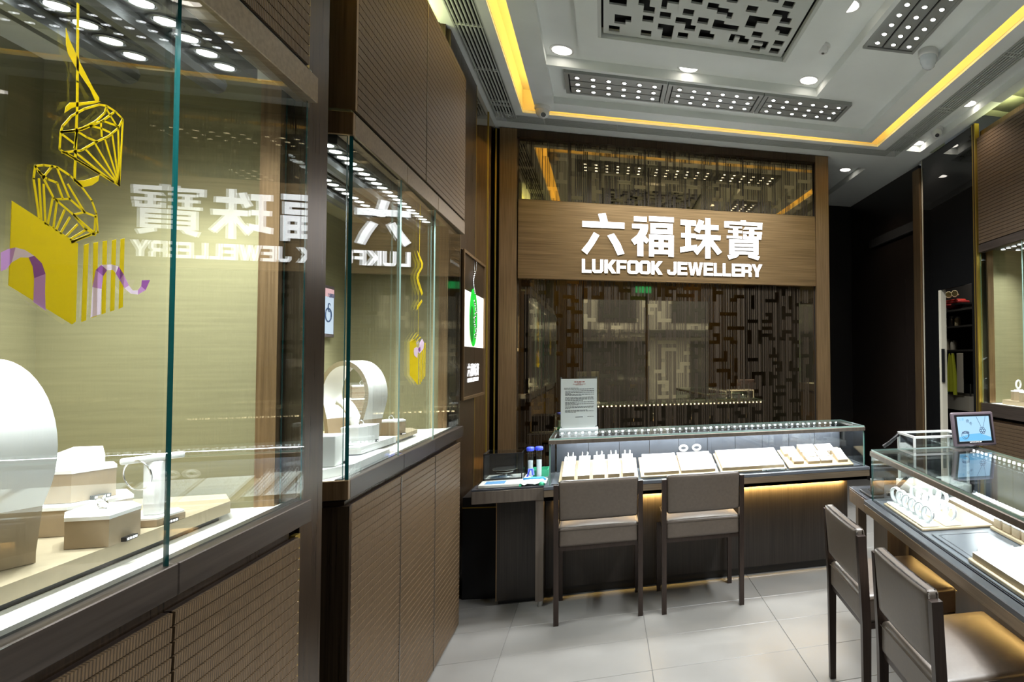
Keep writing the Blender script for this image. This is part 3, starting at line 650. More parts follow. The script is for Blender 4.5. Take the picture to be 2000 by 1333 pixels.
grille('linear air grille along the right edge of the ceiling beside the downlight slot', ((XR(2.747, 0.5), 0.5), (2.747, 5.45)), 7, [0.6, 1.4, 2.2, 2.95, 3.0, 3.9, 3.95, 4.5, 4.55])
grille('small air grille in the dark corner behind the left cabinets', ((-1.10, 4.45), (-1.10, 5.35)), 5, [0.3, 0.6], 0.14)

# cameras, sensors
def dome_camera(label, loc, rz, tilt):
    t = thing('dome_camera', label, 'camera', loc, rz)
    MB().lathe((0, 0, 0), [(0.060, 0), (0.062, -0.022), (0.054, -0.030)], 24).put('mount', 'white_plastic', t)
    b = MB().lathe((0, 0, 0), [(0.001, -0.052)] + [(0.052 * math.sin(a * PI / 14), -0.052 * math.cos(a * PI / 14)) for a in range(1, 14)], 24).put('ball', 'white_plastic', t, (0, 0, -0.045))
    b.rotation_euler = (tilt, 0, 0)
    MB().cyl((0, 0, -0.054), 0.021, 0.012, 20).put('lens', 'black', b)
    MB().torus((0, 0, -0.051), 0.022, 0.004, n=20, k=6).put('lens_ring', 'white_plastic', b)
dome_camera('white dome camera at the left corner of the tray, over the lit slot', (-0.47, 5.20, 3.58), 0.25, math.radians(-48))
dome_camera('white dome camera on the right edge between two downlights', (2.925, 4.93, 3.645), -0.30, math.radians(-42))
t = thing('smoke_detector', 'white smoke detector right of the fretwork panel', 'detector', (1.415, 3.815, 3.647))
MB().lathe((0, 0, 0), [(0.050, 0), (0.052, -0.010), (0.044, -0.018)], 24).put('base', 'white_plastic', t)
MB().lathe((0, 0, -0.018), [(0.036, 0), (0.034, -0.022), (0.026, -0.034), (0.012, -0.036)], 24).put('chamber', 'white_plastic', t)
MB().cyl((0, 0, -0.058), 0.010, 0.006, 12).put('thermistor_cap', 'dark_steel', t)
t = thing('motion_sensor', 'white domed motion sensor beside the lengthways led module', 'detector', (2.125, 3.67, 3.635))
MB().lathe((0, 0, 0), [(0.064, 0), (0.068, -0.004), (0.068, -0.040), (0.060, -0.044)], 28).put('base', 'white_plastic', t)
MB().lathe((0, 0, -0.044), [(0.058, 0), (0.056, -0.030), (0.052, -0.042), (0.047, -0.046), (0.042, -0.066), (0.026, -0.080), (0.006, -0.084)], 28).put('dome', 'clear_plastic', t)

# ================================================================== LEFT WALL DISPLAY CABINETS
ROW = 0.0285
def woven(parent, y0, y1, z0, z1, x=-0.800, mats='weave', into=-1):
    """reeded panel: backing board plus one slat per row; x = face plane, into = direction of the wall"""
    L = y1 - y0; n = max(1, round((z1 - z0) / ROW)); hgt = (z1 - z0) / n
    b = MB().box(x + into * 0.018, x + into * 0.006, y0, y1, z0, z1).put('woven_panel', 'leg_metal', parent)
    f = x + into * 0.007
    me = MB()
    a, c_ = sorted((0.0, -into * 0.007))
    me.add([(0, 0.001, -hgt / 2 + 0.001), (0, L - 0.001, -hgt / 2 + 0.001), (0, L - 0.001, hgt / 2 - 0.001), (0, 0.001, hgt / 2 - 0.001),
            (-into * 0.0062, 0.001, -hgt / 2 + 0.0015), (-into * 0.0062, L - 0.001, -hgt / 2 + 0.0015), (-into * 0.007, L - 0.001, hgt / 2 - 0.0025), (-into * 0.007, 0.001, hgt / 2 - 0.0025)],
           [(0, 1, 2, 3), (4, 5, 6, 7), (0, 1, 5, 4), (1, 2, 6, 5), (2, 3, 7, 6), (3, 0, 4, 7)])
    me = me.mesh('slat', mats)
    for k in range(n): link('slat', me, b, (f, y0, z0 + hgt * (k + 0.5)))
    return b

def glass_x(parent, y0, y1, z0, z1, x, th=0.009, edge='glass_edge_pale', name='glass_pane', yaw=0.0, pivot=0.0):
    """upright pane in the plane x"""
    m = MB(); L = y1 - y0
    p = pivot * L / 2
    m.box(-th / 2, th / 2, -L / 2 - p, L / 2 - p, 0, z1 - z0, 0, [1, 1, 1, 0, 0, 0])
    return m.put(name, ['glass', edge], parent, (x, (y0 + y1) / 2 + p, z0), yaw)
def glass_y(parent, x0, x1, z0, z1, y, th=0.009, edge='glass_edge', name='glass_pane'):
    m = MB(); m.box(x0, x1, y - th / 2, y + th / 2, z0, z1, 0, [1, 1, 0, 1, 0, 1])
    return m.put(name, ['glass', edge], parent)

XG = -0.812
lamp_disc = MB().cyl((0, 0, -0.004), 0.018, 0.003, 18).mesh('lamp', 'led_soft')
lamp_rim = MB().torus((0, 0, -0.002), 0.026, 0.005, n=20, k=6, flat=0.6).mesh('lamp_rim', 'dark_steel')
def light_bar(parent, x, ys, yend, y0):
    b = MB().box(x - 0.085, x + 0.034, y0, yend, 0.0, 0.03)
    n = 10; pr = [(x - 0.055 + 0.026 * math.cos(a), -0.020 + 0.026 * math.sin(a)) for a in [2 * PI * i / n for i in range(n)]]
    b.add([(p[0], y0, p[1]) for p in pr] + [(p[0], yend, p[1]) for p in pr], [(i, (i + 1) % n, n + (i + 1) % n, n + i) for i in range(n)] + [tuple(range(n)), tuple(range(n, 2 * n))], 0)
    o = b.put('light_bar', 'dark_steel', parent, (0, 0, 2.275))
    for i, y in enumerate(ys):
        link('lamp', lamp_disc, o, (x, y, 0)); link('lamp_rim', lamp_rim, o, (x, y, 0))
    return o
def cab_lamps(xs):
    for x, ys, e in xs:
        for y in ys[:-1]: light('cabinet_beam', 'SPOT', (x, y, 2.262), e, COOL, (0, 0, 0), 0.02, None, 150, 1.0)
        light('cabinet_beam', 'SPOT', (x, ys[-1], 2.262), e * 2.6, COOL, (0, 0, 0), 0.015, None, 84, 0.5)

# ---- nearest cabinet
c1 = thing('display_cabinet', 'near left wall cabinet of bronze and glass with yellow gift stickers', 'display cabinet', (-0.8, 1.2, 0))
def hang(root):
    """an inner frame is not wanted: shift every child of root back so that room coordinates hold"""
    off = -Vector(root.location)
    for ch in [o for o in COL.objects if o.parent is root and not o.get('_hung')]:
        ch.location = Vector(ch.location) + off; ch['_hung'] = 1
N0 = 0.40
MB().box(-1.455, -0.822, N0, 2.00, 0.0, 1.085).put('carcass', 'dark_bronze_up', c1)
for a, b in ((0.46, 0.97), (0.975, 1.490), (1.497, 2.012)): woven(c1, a, b, 0.03, 1.066)
MB().box(-0.826, -0.812, 2.012, 2.040, 0.0, 1.07).put('brass_strip', 'brass', c1)
for a, b in ((N0, 1.496), (1.498, 2.066)): MB().rbox(-0.845, -0.796, a, b, 1.095, 1.158, 0.002, 1).put('ledge', 'dark_bronze', c1)
MB().box(-1.455, -0.84, N0, 2.06, 1.100, 1.152).put('deck', 'deck', c1)
MB().box(-0.84, -0.822, N0, 2.06, 1.150, 1.162).put('glazing_channel', 'dark_steel', c1)
glass_x(c1, N0, 1.474, 1.156, 2.300, XG + 0.003, yaw=0.026, pivot=1.0); glass_x(c1, 1.477, 2.058, 1.156, 2.300, XG, yaw=0.021, edge='glass_edge')
MB().box(-1.40, -1.385, N0, 2.03, 1.15, 2.36).put('back_lining', 'fabric', c1)
MB().box(-1.39, -0.915, 2.030, 2.045, 1.15, 2.36).put('end_lining', 'fabric', c1)
MB().box(-0.915, -0.868, 2.025, 2.055, 1.15, 2.36).put('end_post', 'bronze', c1)
glass_y(c1, -0.866, -0.817, 1.156, 2.30, 2.052)
MB().box(-1.455, -0.81, N0, 2.06, 2.335, 2.39).put('cabinet_roof', 'grille_paint', c1)
MB().rbox(-0.850, -0.796, N0, 2.066, 2.298, 2.374, 0.002, 1).put('header', 'bronze_rail', c1)
MB().box(-1.455, -0.822, N0, 2.02, 2.38, 3.26).put('upper_carcass', 'dark_bronze_up', c1)
for a, b in ((0.98, 1.497), (1.503, 2.020)): woven(c1, a, b, 2.388, 3.255)
MB().box(-0.826, -0.810, 2.020, 2.044, 2.36, 3.26).put('brass_strip', 'brass', c1)
ya = [1.365 + 0.0715 * k for k in range(-4, 7)]
yb = [1.310 + 0.0705 * k for k in range(-4, 8)]
light_bar(c1, -1.061, ya, 1.865, N0 + 0.05); light_bar(c1, -0.891, yb, 1.876, N0 + 0.05)
cab_lamps(((-1.061, ya[0::2], E_CAB), (-0.891, yb[1::2], E_CAB)))
hang(c1)

# bronze column between the two cabinets
MB().box(-0.80 - 0.22, -0.80 - 0.028, 2.075, 2.220, 0, 3.58).put('bronze_column', 'dark_bronze_up', None, label='tall dark bronze column between the two left cabinets', category='column')

# ---- second cabinet
c2 = thing('display_cabinet', 'second left wall cabinet with keyed lock and small hanging gift sticker', 'display cabinet', (-0.8, 3.2, 0))
MB().box(-1.455, -0.822, 2.372, 3.985, 0.0, 1.085).put('carcass', 'dark_bronze_up', c2)
MB().box(-1.00, -0.800, 2.352, 2.372, 0.0, 1.072).put('end_panel', 'dark_bronze_up', c2)
for a, b in ((2.374, 2.888), (2.895, 3.428), (3.435, 3.985)): woven(c2, a, b, 0.02, 1.072)
for a in (2.8885, 3.4285): MB().box(-0.812, -0.798, a + 0.001, a + 0.0055, 0.02, 1.072).put('steel_bead', 'steel', c2)
for a, b in ((2.345, 2.912), (2.914, 3.42), (3.422, 4.035)): MB().rbox(-0.845, -0.796, a, b, 1.098, 1.160, 0.002, 1).put('ledge', 'dark_bronze', c2)
e = MB().rbox(-1.02, -0.796, 2.328, 2.345, 1.098, 1.160, 0.001, 1).put('end_ledge', 'bronze', c2)
MB().cyl((-0.882, 2.326, 1.128), 0.013, 0.004, 16, axis='y').box(-0.884, -0.880, 2.3245, 2.326, 1.122, 1.134).put('key_lock', 'steel', e)
MB().box(-1.455, -0.84, 2.345, 4.03, 1.102, 1.154).put('deck', 'deck', c2)
MB().box(-0.84, -0.822, 2.345, 4.03, 1.152, 1.163).put('glazing_channel', 'dark_steel', c2)
for a, b in ((2.345, 2.867), (2.871, 3.398), (3.402, 4.030)): glass_x(c2, a, b, 1.158, 2.300, XG, yaw=0.019, edge='glass_edge' if a < 2.4 else 'glass_edge_pale', th=0.011 if a < 2.4 else 0.006)
glass_y(c2, -1.02, -0.818, 1.158, 2.300, 2.344)
MB().box(-1.415, -1.400, 2.35, 4.03, 1.15, 2.36).put('back_lining', 'fabric', c2)
MB().box(-1.41, -0.922, 4.000, 4.015, 1.15, 2.36).put('end_lining', 'fabric', c2)
MB().box(-0.922, -0.875, 3.995, 4.025, 1.15, 2.36).put('end_post', 'bronze', c2)
MB().box(-0.875, -0.82, 4.02, 4.026, 1.156, 2.30).put('end_mirror', 'black_glass', c2)
MB().box(-1.455, -0.81, 2.345, 4.03, 2.335, 2.39).put('cabinet_roof', 'fabric', c2)
for a, b in ((2.345, 2.912), (2.914, 3.42), (3.422, 4.035)): MB().rbox(-0.850, -0.796, a, b, 2.300, 2.376, 0.002, 1).put('header', 'bronze_rail', c2)
MB().rbox(-1.02, -0.796, 2.328, 2.345, 2.300, 2.376, 0.001, 1).put('end_header', 'bronze', c2)
MB().box(-1.455, -0.822, 2.372, 4.05, 2.39, 3.26).put('upper_carcass', 'dark_bronze_up', c2)
MB().box(-1.02, -0.800, 2.355, 2.372, 2.392, 3.57).put('upper_end_panel', 'bronze', c2)
for a, b in ((2.374, 3.211), (3.216, 4.052)): woven(c2, a, b, 2.392, 3.258)
MB().box(-0.812, -0.798, 3.2115, 3.2155, 2.392, 3.258).put('steel_bead', 'steel', c2)
y1_ = [2.375 + 0.0665 * k for k in range(19)]; y2_ = [2.480 + 0.0708 * k for k in range(15)]
light_bar(c2, -0.887, y1_, 3.685, 2.36); light_bar(c2, -1.062, y2_, 3.705, 2.36)
cab_lamps(((-0.887, y1_[0::3] + [y1_[-1]], E_CAB * 1.1), (-1.062, y2_[1::3] + [y2_[-1]], E_CAB * 1.1)))
hang(c2)

# ---- stickers on the glass
XS = -0.802
def yz(pts): return [(p[0] / 1000, p[1] / 1000) for p in pts]
fx = lambda u, v, t: (XS + 0.8 + t, u - 1.25, v - 1.75)
def strokes(mb, lines, hw, fn, d=0.0006):
    for l in lines:
        l = yz(l)
        for a, b in zip(l, l[1:]):
            dx, dy = b[0] - a[0], b[1] - a[1]; q = math.hypot(dx, dy) or 1; nx, ny = -dy / q * hw, dx / q * hw
            ex, ey = dx / q * hw * 0.5, dy / q * hw * 0.5
            mb.plate([[(a[0] + nx - ex, a[1] + ny - ey), (b[0] + nx + ex, b[1] + ny + ey), (b[0] - nx + ex, b[1] - ny + ey), (a[0] - nx - ex, a[1] - ny - ey)]], fn, d)
    return mb
s1 = thing('glass_sticker', 'yellow gift box sticker with two outlined diamonds and violet ribbons', 'sticker', (-0.8, 1.25, 1.75))
MB().plate([yz(D_FACE)], fx, 0.0006).put('box_face', 'decal_yellow', s1)
for q in (D_S1, D_S2, D_S3, D_S4, D_S5): MB().plate([yz(q)], fx, 0.0006).put('box_stripe', 'decal_yellow', s1)
fx2 = lambda u, v, t: (XS + 0.801 + t, u - 1.25, v - 1.75)
def ribbon(bank_a, bank_b, tones):
    """curled ribbon between its two banks, one tone per stretch"""
    p, q = yz(bank_a), yz(bank_b); m = MB()
    for i in range(len(p) - 1):
        m.add([fx2(*p[i], 0), fx2(*p[i + 1], 0), fx2(*q[i + 1], 0), fx2(*q[i], 0)], [(0, 1, 2, 3)], tones[i])
    m.put('ribbon', ['decal_violet', 'decal_lilac', 'decal_mid'], s1)
ribbon(RIB1A, RIB1B, (2, 2, 1, 1, 0, 0, 2, 2)); ribbon(RIB2A, RIB2B, (1, 2, 0, 1, 1, 0, 2, 1, 1, 2, 0))
for q in (D_SWIRL0, D_SWIRL, D_SWIRL2): MB().plate([yz(q)], fx, 0.0006).put('ribbon_swirl', 'decal_yellow', s1)
strokes(MB(), D_DIA1, 0.0017, fx).put('diamond_outline', 'decal_yellow', s1)
strokes(MB(), D_DIA2, 0.0017, fx).put('diamond_outline', 'decal_yellow', s1)
strokes(MB(), [D_CORD], 0.0022, fx).put('cord', 'decal_yellow', s1)
fx = lambda u, v, t: (XS + 0.8 + t, u - 3.12, v - 1.75)
fx2 = lambda u, v, t: (XS + 0.801 + t, u - 3.12, v - 1.75)
s2 = thing('glass_sticker', 'small yellow striped gift box sticker hanging from a thin cord', 'sticker', (-0.8, 3.12, 1.75))
MB().plate([yz(E_FACE)], fx, 0.0006).put('box_face', 'decal_yellow', s2)
for q in E_STR: MB().plate([yz(q)], fx, 0.0006).put('box_stripe', 'decal_yellow', s2)
TOPS = [[(3000, 1634), (3016, 1637), (3098, 1676), (3082, 1672)], [(3030, 1628), (3046, 1632), (3130, 1668), (3112, 1668)], [(3062, 1626), (3078, 1628), (3164, 1657), (3148, 1658)]]
for q in TOPS: MB().plate([yz(q)], fx, 0.0006).put('box_stripe', 'decal_yellow', s2)
MB().plate([yz(E_BOW)], fx2, 0.0006).put('bow', 'decal_lilac', s2)
MB().plate([[(3.112, 1.604), (3.142, 1.612), (3.150, 1.594), (3.124, 1.588)]], lambda u, v, t: (XS + 0.802 + t, u - 3.12, v - 1.75), 0.0005).put('bow_knot', 'decal_violet', s2)
for q in (E_SWIRL, E_SWIRL2): MB().plate([yz(q)], fx, 0.0006).put('ribbon_swirl', 'decal_yellow', s2)
strokes(MB(), [E_CORD], 0.0016, fx).put('cord', 'decal_yellow', s2)

# ---- what stands inside
def arch(label, loc, rz, R=0.158, depth=0.15, th=0.028, base=0.10, H=0.36):
    """horseshoe bust: white band over a tan foot, open in the middle"""
    t = thing('arch_display', label, 'display stand', loc, rz)
    cz = H - R; path = []
    for i in range(29):
        a = math.radians(-22 + 224 * i / 28); path.append((math.cos(a), math.sin(a)))
    out = [(R * p[0], cz + R * p[1]) for p in path]; inn = [((R - th) * p[0], cz + (R - th) * p[1]) for p in path]
    out = [(R * 0.80, base)] + out + [(-R * 0.80, base)]; inn = [(R * 0.80 - th, base)] + inn + [(-R * 0.80 + th, base)]
    n = len(out); m = MB(); h = depth / 2
    v = [(p[0], -h, p[1]) for p in out] + [(p[0], h, p[1]) for p in out] + [(p[0], -h, p[1]) for p in inn] + [(p[0], h, p[1]) for p in inn]
    f0, f1, f2 = [], [], []
    for i in range(n - 1):
        f0.append((i, i + 1, n + i + 1, n + i)); f2.append((2 * n + i, 3 * n + i, 3 * n + i + 1, 2 * n + i + 1))
        f1 += [(i, 2 * n + i, 2 * n + i + 1, i + 1), (n + i, n + i + 1, 3 * n + i + 1, 3 * n + i)]
    m.add(v, f0, 0, True); m.add(v, f2, 0, True); m.add(v, f1, 1)
    m.put('band', ['white_pad', 'board'], t)
    b = MB()
    for s in (1, -1):
        xa, xb = sorted((s * R * 0.80, s * (R * 0.80 - th))); xc, xd = sorted((s * R * 0.70, s * (R * 0.70 - th)))
        b.add([(xc, -h, 0), (xd, -h, 0), (xd, h, 0), (xc, h, 0), (xa, -h, base), (xb, -h, base), (xb, h, base), (xa, h, base)], [(0, 3, 2, 1), (4, 5, 6, 7), (0, 1, 5, 4), (1, 2, 6, 5), (2, 3, 7, 6), (3, 0, 4, 7)])
    b.box(-R * 0.72, R * 0.72, -h, h, 0, 0.02)
    b.put('foot', 'tan', t)
    return t, R, cz, h
def neck_tongue(t, h):
    """the pale inner tongue that leans inside the arch"""
    m = MB(); n = 8; pr = []
    for i in range(n + 1):
        s = i / n; pr.append((-0.055 + 0.125 * s, 0.185 - 0.165 * s * s))
    v = [(p[0], -h * 0.8, p[1]) for p in pr] + [(p[0], h * 0.3, p[1]) for p in pr] + [(p[0] - 0.006, -h * 0.8, p[1] - 0.02) for p in pr] + [(p[0] - 0.006, h * 0.3, p[1] - 0.02) for p in pr]
    k = n + 1; f = []
    for i in range(n): f += [(i, i + 1, k + i + 1, k + i), (2 * k + i, 3 * k + i, 3 * k + i + 1, 2 * k + i + 1), (i, 2 * k + i, 2 * k + i + 1, i + 1), (k + i, k + i + 1, 3 * k + i + 1, 3 * k + i)]
    f += [(0, k, 3 * k, 2 * k), (n, 2 * k + n, 3 * k + n, k + n)]
    m.add(v, f, 0, True); m.put('inner_tongue', 'white_pad', t)
def tag_on(t, x, y, rz):
    g = MB().box(-0.016, 0.016, -0.004, 0.004, 0, 0.008).put('price_tag', 'black', t, (x, y, 0.0), rz)
    d = MB()
    for k in range(4): d.box(-0.013 + k * 0.0072, -0.0085 + k * 0.0072, -0.0048, -0.004, 0.0018, 0.0062)
    d.put('price_digits', 'logo_white', g)
def hexbox(label, pts, z, h, wedge=0.0, tag=None, cat='jewellery box', group=None, body='tan', pad=True, ring=True):
    cx = sum(p[0] for p in pts) / 6; cy = sum(p[1] for p in pts) / 6
    t = thing('hexagon_box', label, cat, (cx, cy, z), 0, group)
    q = [(p[0] - cx, p[1] - cy) for p in pts]
    MB().prism(q, 0, h).put('body', body, t)
    if pad:
        m = MB(); s = [(p[0] * 1.015, p[1] * 1.015) for p in q]
        m.prism(s, h, h + 0.007)
        if wedge:
            k = [(p[0] * 0.72, p[1] * 0.72) for p in q]; lo, hi = min(p[1] for p in k), max(p[1] for p in k)
            n = 6; v = [(p[0], p[1], h + 0.007) for p in k] + [(p[0], p[1], h + 0.009 + wedge * (p[1] - lo) / (hi - lo)) for p in k]
            m.add(v, [tuple(range(n, 2 * n))] + [(i, (i + 1) % n, n + (i + 1) % n, n + i) for i in range(n)])
        m.put('pad', 'white_pad', t)
    if ring: MB().torus((0, 0, h + 0.018 + wedge * 0.5), 0.011, 0.0022, (0.3, 1, 0.3), 18, 6).box(-0.004, 0.004, -0.004, 0.004, h + wedge * 0.5 + 0.026, h + wedge * 0.5 + 0.034).put('ring', 'silver', t)
    if tag: tag_on(t, tag[0] - cx, tag[1] - cy, tag[2])
    return t
def plat(label, poly_, z0, z1, m_, name='display_board', foot=None):
    cx = sum(p[0] for p in poly_) / len(poly_); cy = sum(p[1] for p in poly_) / len(poly_)
    t = thing(name, label, 'display board', (cx, cy, z0))
    q = [(p[0] - cx, p[1] - cy) for p in poly_]
    if foot: MB().prism([(p[0] * foot, p[1] * 0.985) for p in q], 0, 0.016).put('foot', 'black', t); MB().prism(q, 0.016, z1 - z0).put('board', m_, t)
    else: MB().prism(q, 0, z1 - z0).put('board', m_, t)
    return t
# near cabinet
plat('long cream board on the near cabinet deck', [(-0.918, 0.55), (-0.905, 1.895), (-0.965, 2.0), (-1.37, 2.0), (-1.37, 0.55)], 1.153, 1.198, 'board', foot=0.90)
a1 = arch('big white arch bust at the left edge of the near cabinet', (-1.108, 1.385, 1.199), math.radians(-28), R=0.16, depth=0.20)
t = a1[0]
MB().torus((0.10, -0.101, 0.26), 0.012, 0.0035, (0, 1, 0), 14, 6).torus((0.085, -0.101, 0.285), 0.006, 0.003, (0, 1, 0), 12, 5).torus((0.075, -0.101, 0.300), 0.005, 0.0025, (0, 1, 0), 12, 5).put('pendant', 'dark_steel', t)
hexbox('tan hexagon ring box at the front of the near cabinet, ring on its pad', [(-0.974, 1.500), (-0.905, 1.496), (-0.908, 1.585), (-0.955, 1.640), (-1.020, 1.640), (-1.012, 1.560)], 1.199, 0.052, 0.0, (-0.902, 1.545, PI / 2))
hexbox('wide low tan hexagon plinth behind the front ring box', [(-1.135, 1.62), (-1.045, 1.615), (-1.0, 1.72), (-1.06, 1.80), (-1.16, 1.80), (-1.20, 1.71)], 1.199, 0.052, 0, None, 'display plinth', ring=False)
hexbox('tall tan hexagon box with a slanted white top on the plinth', [(-1.130, 1.655), (-1.062, 1.650), (-1.03, 1.72), (-1.07, 1.775), (-1.14, 1.775), (-1.17, 1.715)], 1.259, 0.060, 0.036, (-1.038, 1.69, 1.15), ring=False)
t = thing('bangle_stand', 'white T-shaped bangle stand on a low hexagon foot, near cabinet', 'display stand', (-0.945, 1.69, 1.199))
MB().prism([(-0.035, -0.04), (0.030, -0.045), (0.040, 0.03), (0.010, 0.065), (-0.05, 0.065), (-0.06, 0.01)], 0, 0.014).put('foot', 'tan', t)
MB().prism([(-0.034, -0.038), (0.029, -0.043), (0.038, 0.03), (0.010, 0.062), (-0.048, 0.062), (-0.057, 0.01)], 0.0142, 0.018).put('foot_pad', 'white_pad', t)
MB().rbox(-0.016, 0.016, -0.010, 0.010, 0.018, 0.135, 0.003, 2).put('post', 'white_pad', t)
ar = MB().rbox(-0.045, 0.055, -0.011, 0.011, 0.135, 0.148, 0.004, 2).put('arm', 'white_pad', t); ar.rotation_euler = (0, -0.06, 0.5)
MB().torus((-0.018, -0.022, 0.108), 0.032, 0.0018, (0.35, 1, 0.12), 28, 6).put('bangle', 'silver', t)
tag_on(t, 0.036, -0.012, PI / 2 - 0.12)

# second cabinet
plat('tan board along the back of the second cabinet', [(-0.945, 2.92), (-0.93, 3.62), (-0.985, 3.72), (-1.38, 3.72), (-1.38, 2.52), (-1.05, 2.52)], 1.154, 1.190, 'board', foot=0.90)
plat('white hexagon platform at the near end of the second cabinet', [(-0.985, 2.40), (-0.905, 2.40), (-0.845, 2.52), (-0.846, 2.90), (-0.93, 2.915), (-1.04, 2.50)], 1.155, 1.186, 'white_pad')
t = thing('white_block', 'large white display block on the hexagon platform', 'display block', (-0.945, 2.515, 1.187))
MB().rbox(-0.062, 0.062, -0.05, 0.05, 0, 0.105, 0.003, 2).put('body', 'white_pad', t); MB().box(-0.035, -0.025, -0.054, -0.050, 0.085, 0.100).put('clip', 'dark_steel', t); tag_on(t, 0.066, 0.03, PI / 2)
t = thing('white_block', 'small white block in front of the large one, by the glass end', 'display block', (-0.965, 2.425, 1.187))
MB().rbox(-0.03, 0.03, -0.018, 0.018, 0, 0.050, 0.003, 2).put('body', 'white_pad', t); tag_on(t, 0.02, -0.022, 0)
plat('second white platform under the hexagon ring block', [(-0.985, 2.74), (-0.895, 2.73), (-0.872, 3.07), (-0.93, 3.10), (-0.99, 3.05)], 1.191, 1.218, 'white_pad', 'display_platform')
hexbox('white hexagon ring block with a small tag, second cabinet', [(-0.985, 2.80), (-0.925, 2.80), (-0.893, 2.87), (-0.90, 2.95), (-0.96, 2.96), (-0.99, 2.88)], 1.219, 0.062, 0.0, (-0.892, 2.90, PI / 2), body='white_pad')
a2 = arch('white arch bust with a leaning inner tongue, second cabinet', (-1.08, 3.20, 1.191), math.radians(-34), R=0.150, depth=0.09, th=0.022)
neck_tongue(a2[0], a2[3])
hexbox('tan hexagon ring box nearest the glass, second cabinet', [(-1.028, 3.36), (-0.952, 3.36), (-0.93, 3.42), (-0.96, 3.48), (-1.03, 3.48), (-1.055, 3.42)], 1.191, 0.062, 0.0, (-0.932, 3.39, PI / 2 - 0.3))
hexbox('tan hexagon ring box just behind the nearest one, second cabinet', [(-1.165, 3.39), (-1.097, 3.39), (-1.070, 3.44), (-1.095, 3.50), (-1.165, 3.50), (-1.195, 3.45)], 1.191, 0.085, 0.0)
hexbox('tall tan plinth box at the back of the second cabinet', [(-1.22, 3.52), (-1.11, 3.52), (-1.08, 3.58), (-1.12, 3.66), (-1.21, 3.66), (-1.25, 3.58)], 1.191, 0.165, 0, None, 'display plinth', ring=False)
hexbox('small tan ring box standing on the tall plinth', [(-1.20, 3.54), (-1.145, 3.54), (-1.12, 3.58), (-1.15, 3.64), (-1.20, 3.64), (-1.22, 3.58)], 1.365, 0.055, 0.0, (-1.13, 3.54, 0.6))
wscreen = t = thing('wall_screen', 'small framed picture screen on the back of the second cabinet', 'screen', (-1.398, 3.70, 1.81))
MB().rbox(0, 0.022, -0.14, 0.105, -0.135, 0.135, 0.004, 2).put('frame', 'plum_frame', t)
MB().box(0.022, 0.0235, -0.128, 0.090, -0.118, 0.118).put('picture', 'screen_pale', t)
MB().box(0.0235, 0.0245, -0.128, 0.090, 0.075, 0.118).put('picture_band', 'screen_pink', t)
MB().torus((0.025, 0.02, -0.02), 0.035, 0.004, (1, 0, 0), 18, 5).torus((0.025, 0.03, 0.02), 0.022, 0.003, (1, 0.2, 0), 16, 5).put('picture_ring', 'screen_ink', t)

# ---- light box with the jade pendant on the alcove pilaster
lb = thing('light_box', 'bronze light box poster of a green jade pendant', 'light box', (-0.885, 4.80, 1.78))
MB().rbox(-0.010, 0.0, -0.375, 0.375, -0.495, 0.50, 0.002, 1).put('back', 'dark_bronze_up', lb)
f = MB().box(0, 0.012, -0.375, -0.357, -0.495, 0.50).box(0, 0.012, 0.357, 0.375, -0.495, 0.50).box(0, 0.012, -0.357, 0.357, 0.482, 0.50).box(0, 0.012, -0.357, 0.357, -0.495, -0.477)
f.put('frame', 'bronze', lb)
MB().box(0.0, 0.002, -0.355, 0.355, -0.14, 0.24).put('poster', 'lightbox_white', lb)
pts = [(-0.03 + 0.13 * math.cos(a), 0.07 + 0.205 * math.sin(a)) for a in [2 * PI * i / 28 for i in range(28)]]
MB().plate([pts], lambda u, v, t_: (0.003 + t_, u, v), 0.003).put('jade_stone', 'jade', lb)
MB().plate([[(p[0] * 0.5 - 0.08, 0.02 + (p[1] - 0.07) * 0.62) for p in pts]], lambda u, v, t_: (0.0062 + t_, u, v), 0.001).put('jade_shade', 'jade_dark', lb)
sv = MB()
for k in range(9): sv.torus((0.006, 0.015 + 0.03 * math.sin(k * 1.3), -0.06 + k * 0.03), 0.017, 0.004, (1, 0, 0), 12, 5)
for k in range(9): sv.torus((0.006, 0.0 - 0.05 * math.sin(k * 0.39), 0.25 + k * 0.018), 0.010, 0.004, (1, 0, 0), 10, 5)
sv.tube([(0.006, -0.02, 0.40), (0.006, -0.035, 0.48)], 0.003).tube([(0.006, 0.03, 0.40), (0.006, 0.05, 0.48)], 0.003)
sv.put('silver_setting', 'silver', lb)
def small_char(polys, cx, cz, s):
    m = MB()
    us = [p[0] for pl in polys for l in pl for p in l]; ws = [p[1] for pl in polys for l in pl for p in l]
    mu, mw = (min(us) + max(us)) / 2, (min(ws) + max(ws)) / 2
    for pl in polys: m.plate([[((p[0] - mu) * s + cx, (p[1] - mw) * s + cz) for p in l] for l in pl], lambda u, v, t_: (0.001 + t_, u, v), 0.002)
    return m
for i, k in enumerate((LIU, FU, ZHU, BAO)):
    m = MB()
    us = [p[0] for pl in k for l in pl for p in l]; ws = [p[1] for pl in k for l in pl for p in l]
    for pl in k: m.plate([[((p[0] - min(us)) * 0.00006 + 0.012 + i * 0.021, (p[1] - min(ws)) * 0.00006 + 0.072) for p in l] for l in pl], lambda u, v, t_: (0.0248 + t_, u, v), 0.0006)
    m.put('screen_character', 'screen_ink', wscreen)
for i, k in enumerate((LIU, FU, ZHU, BAO)): small_char(k, -0.155 + i * 0.10, -0.300, 0.000235).put('logo_character', 'logo_white', lb)
m = MB()
allp = [pl for ch, v in LATIN for pl in v]
for pl in allp: m.plate([[((p[0] - 660) * 0.000225 - 0.005, (p[1] - 2375) * 0.000225 - 0.372) for p in l] for l in pl], lambda u, v, t_: (0.001 + t_, u, v), 0.002)
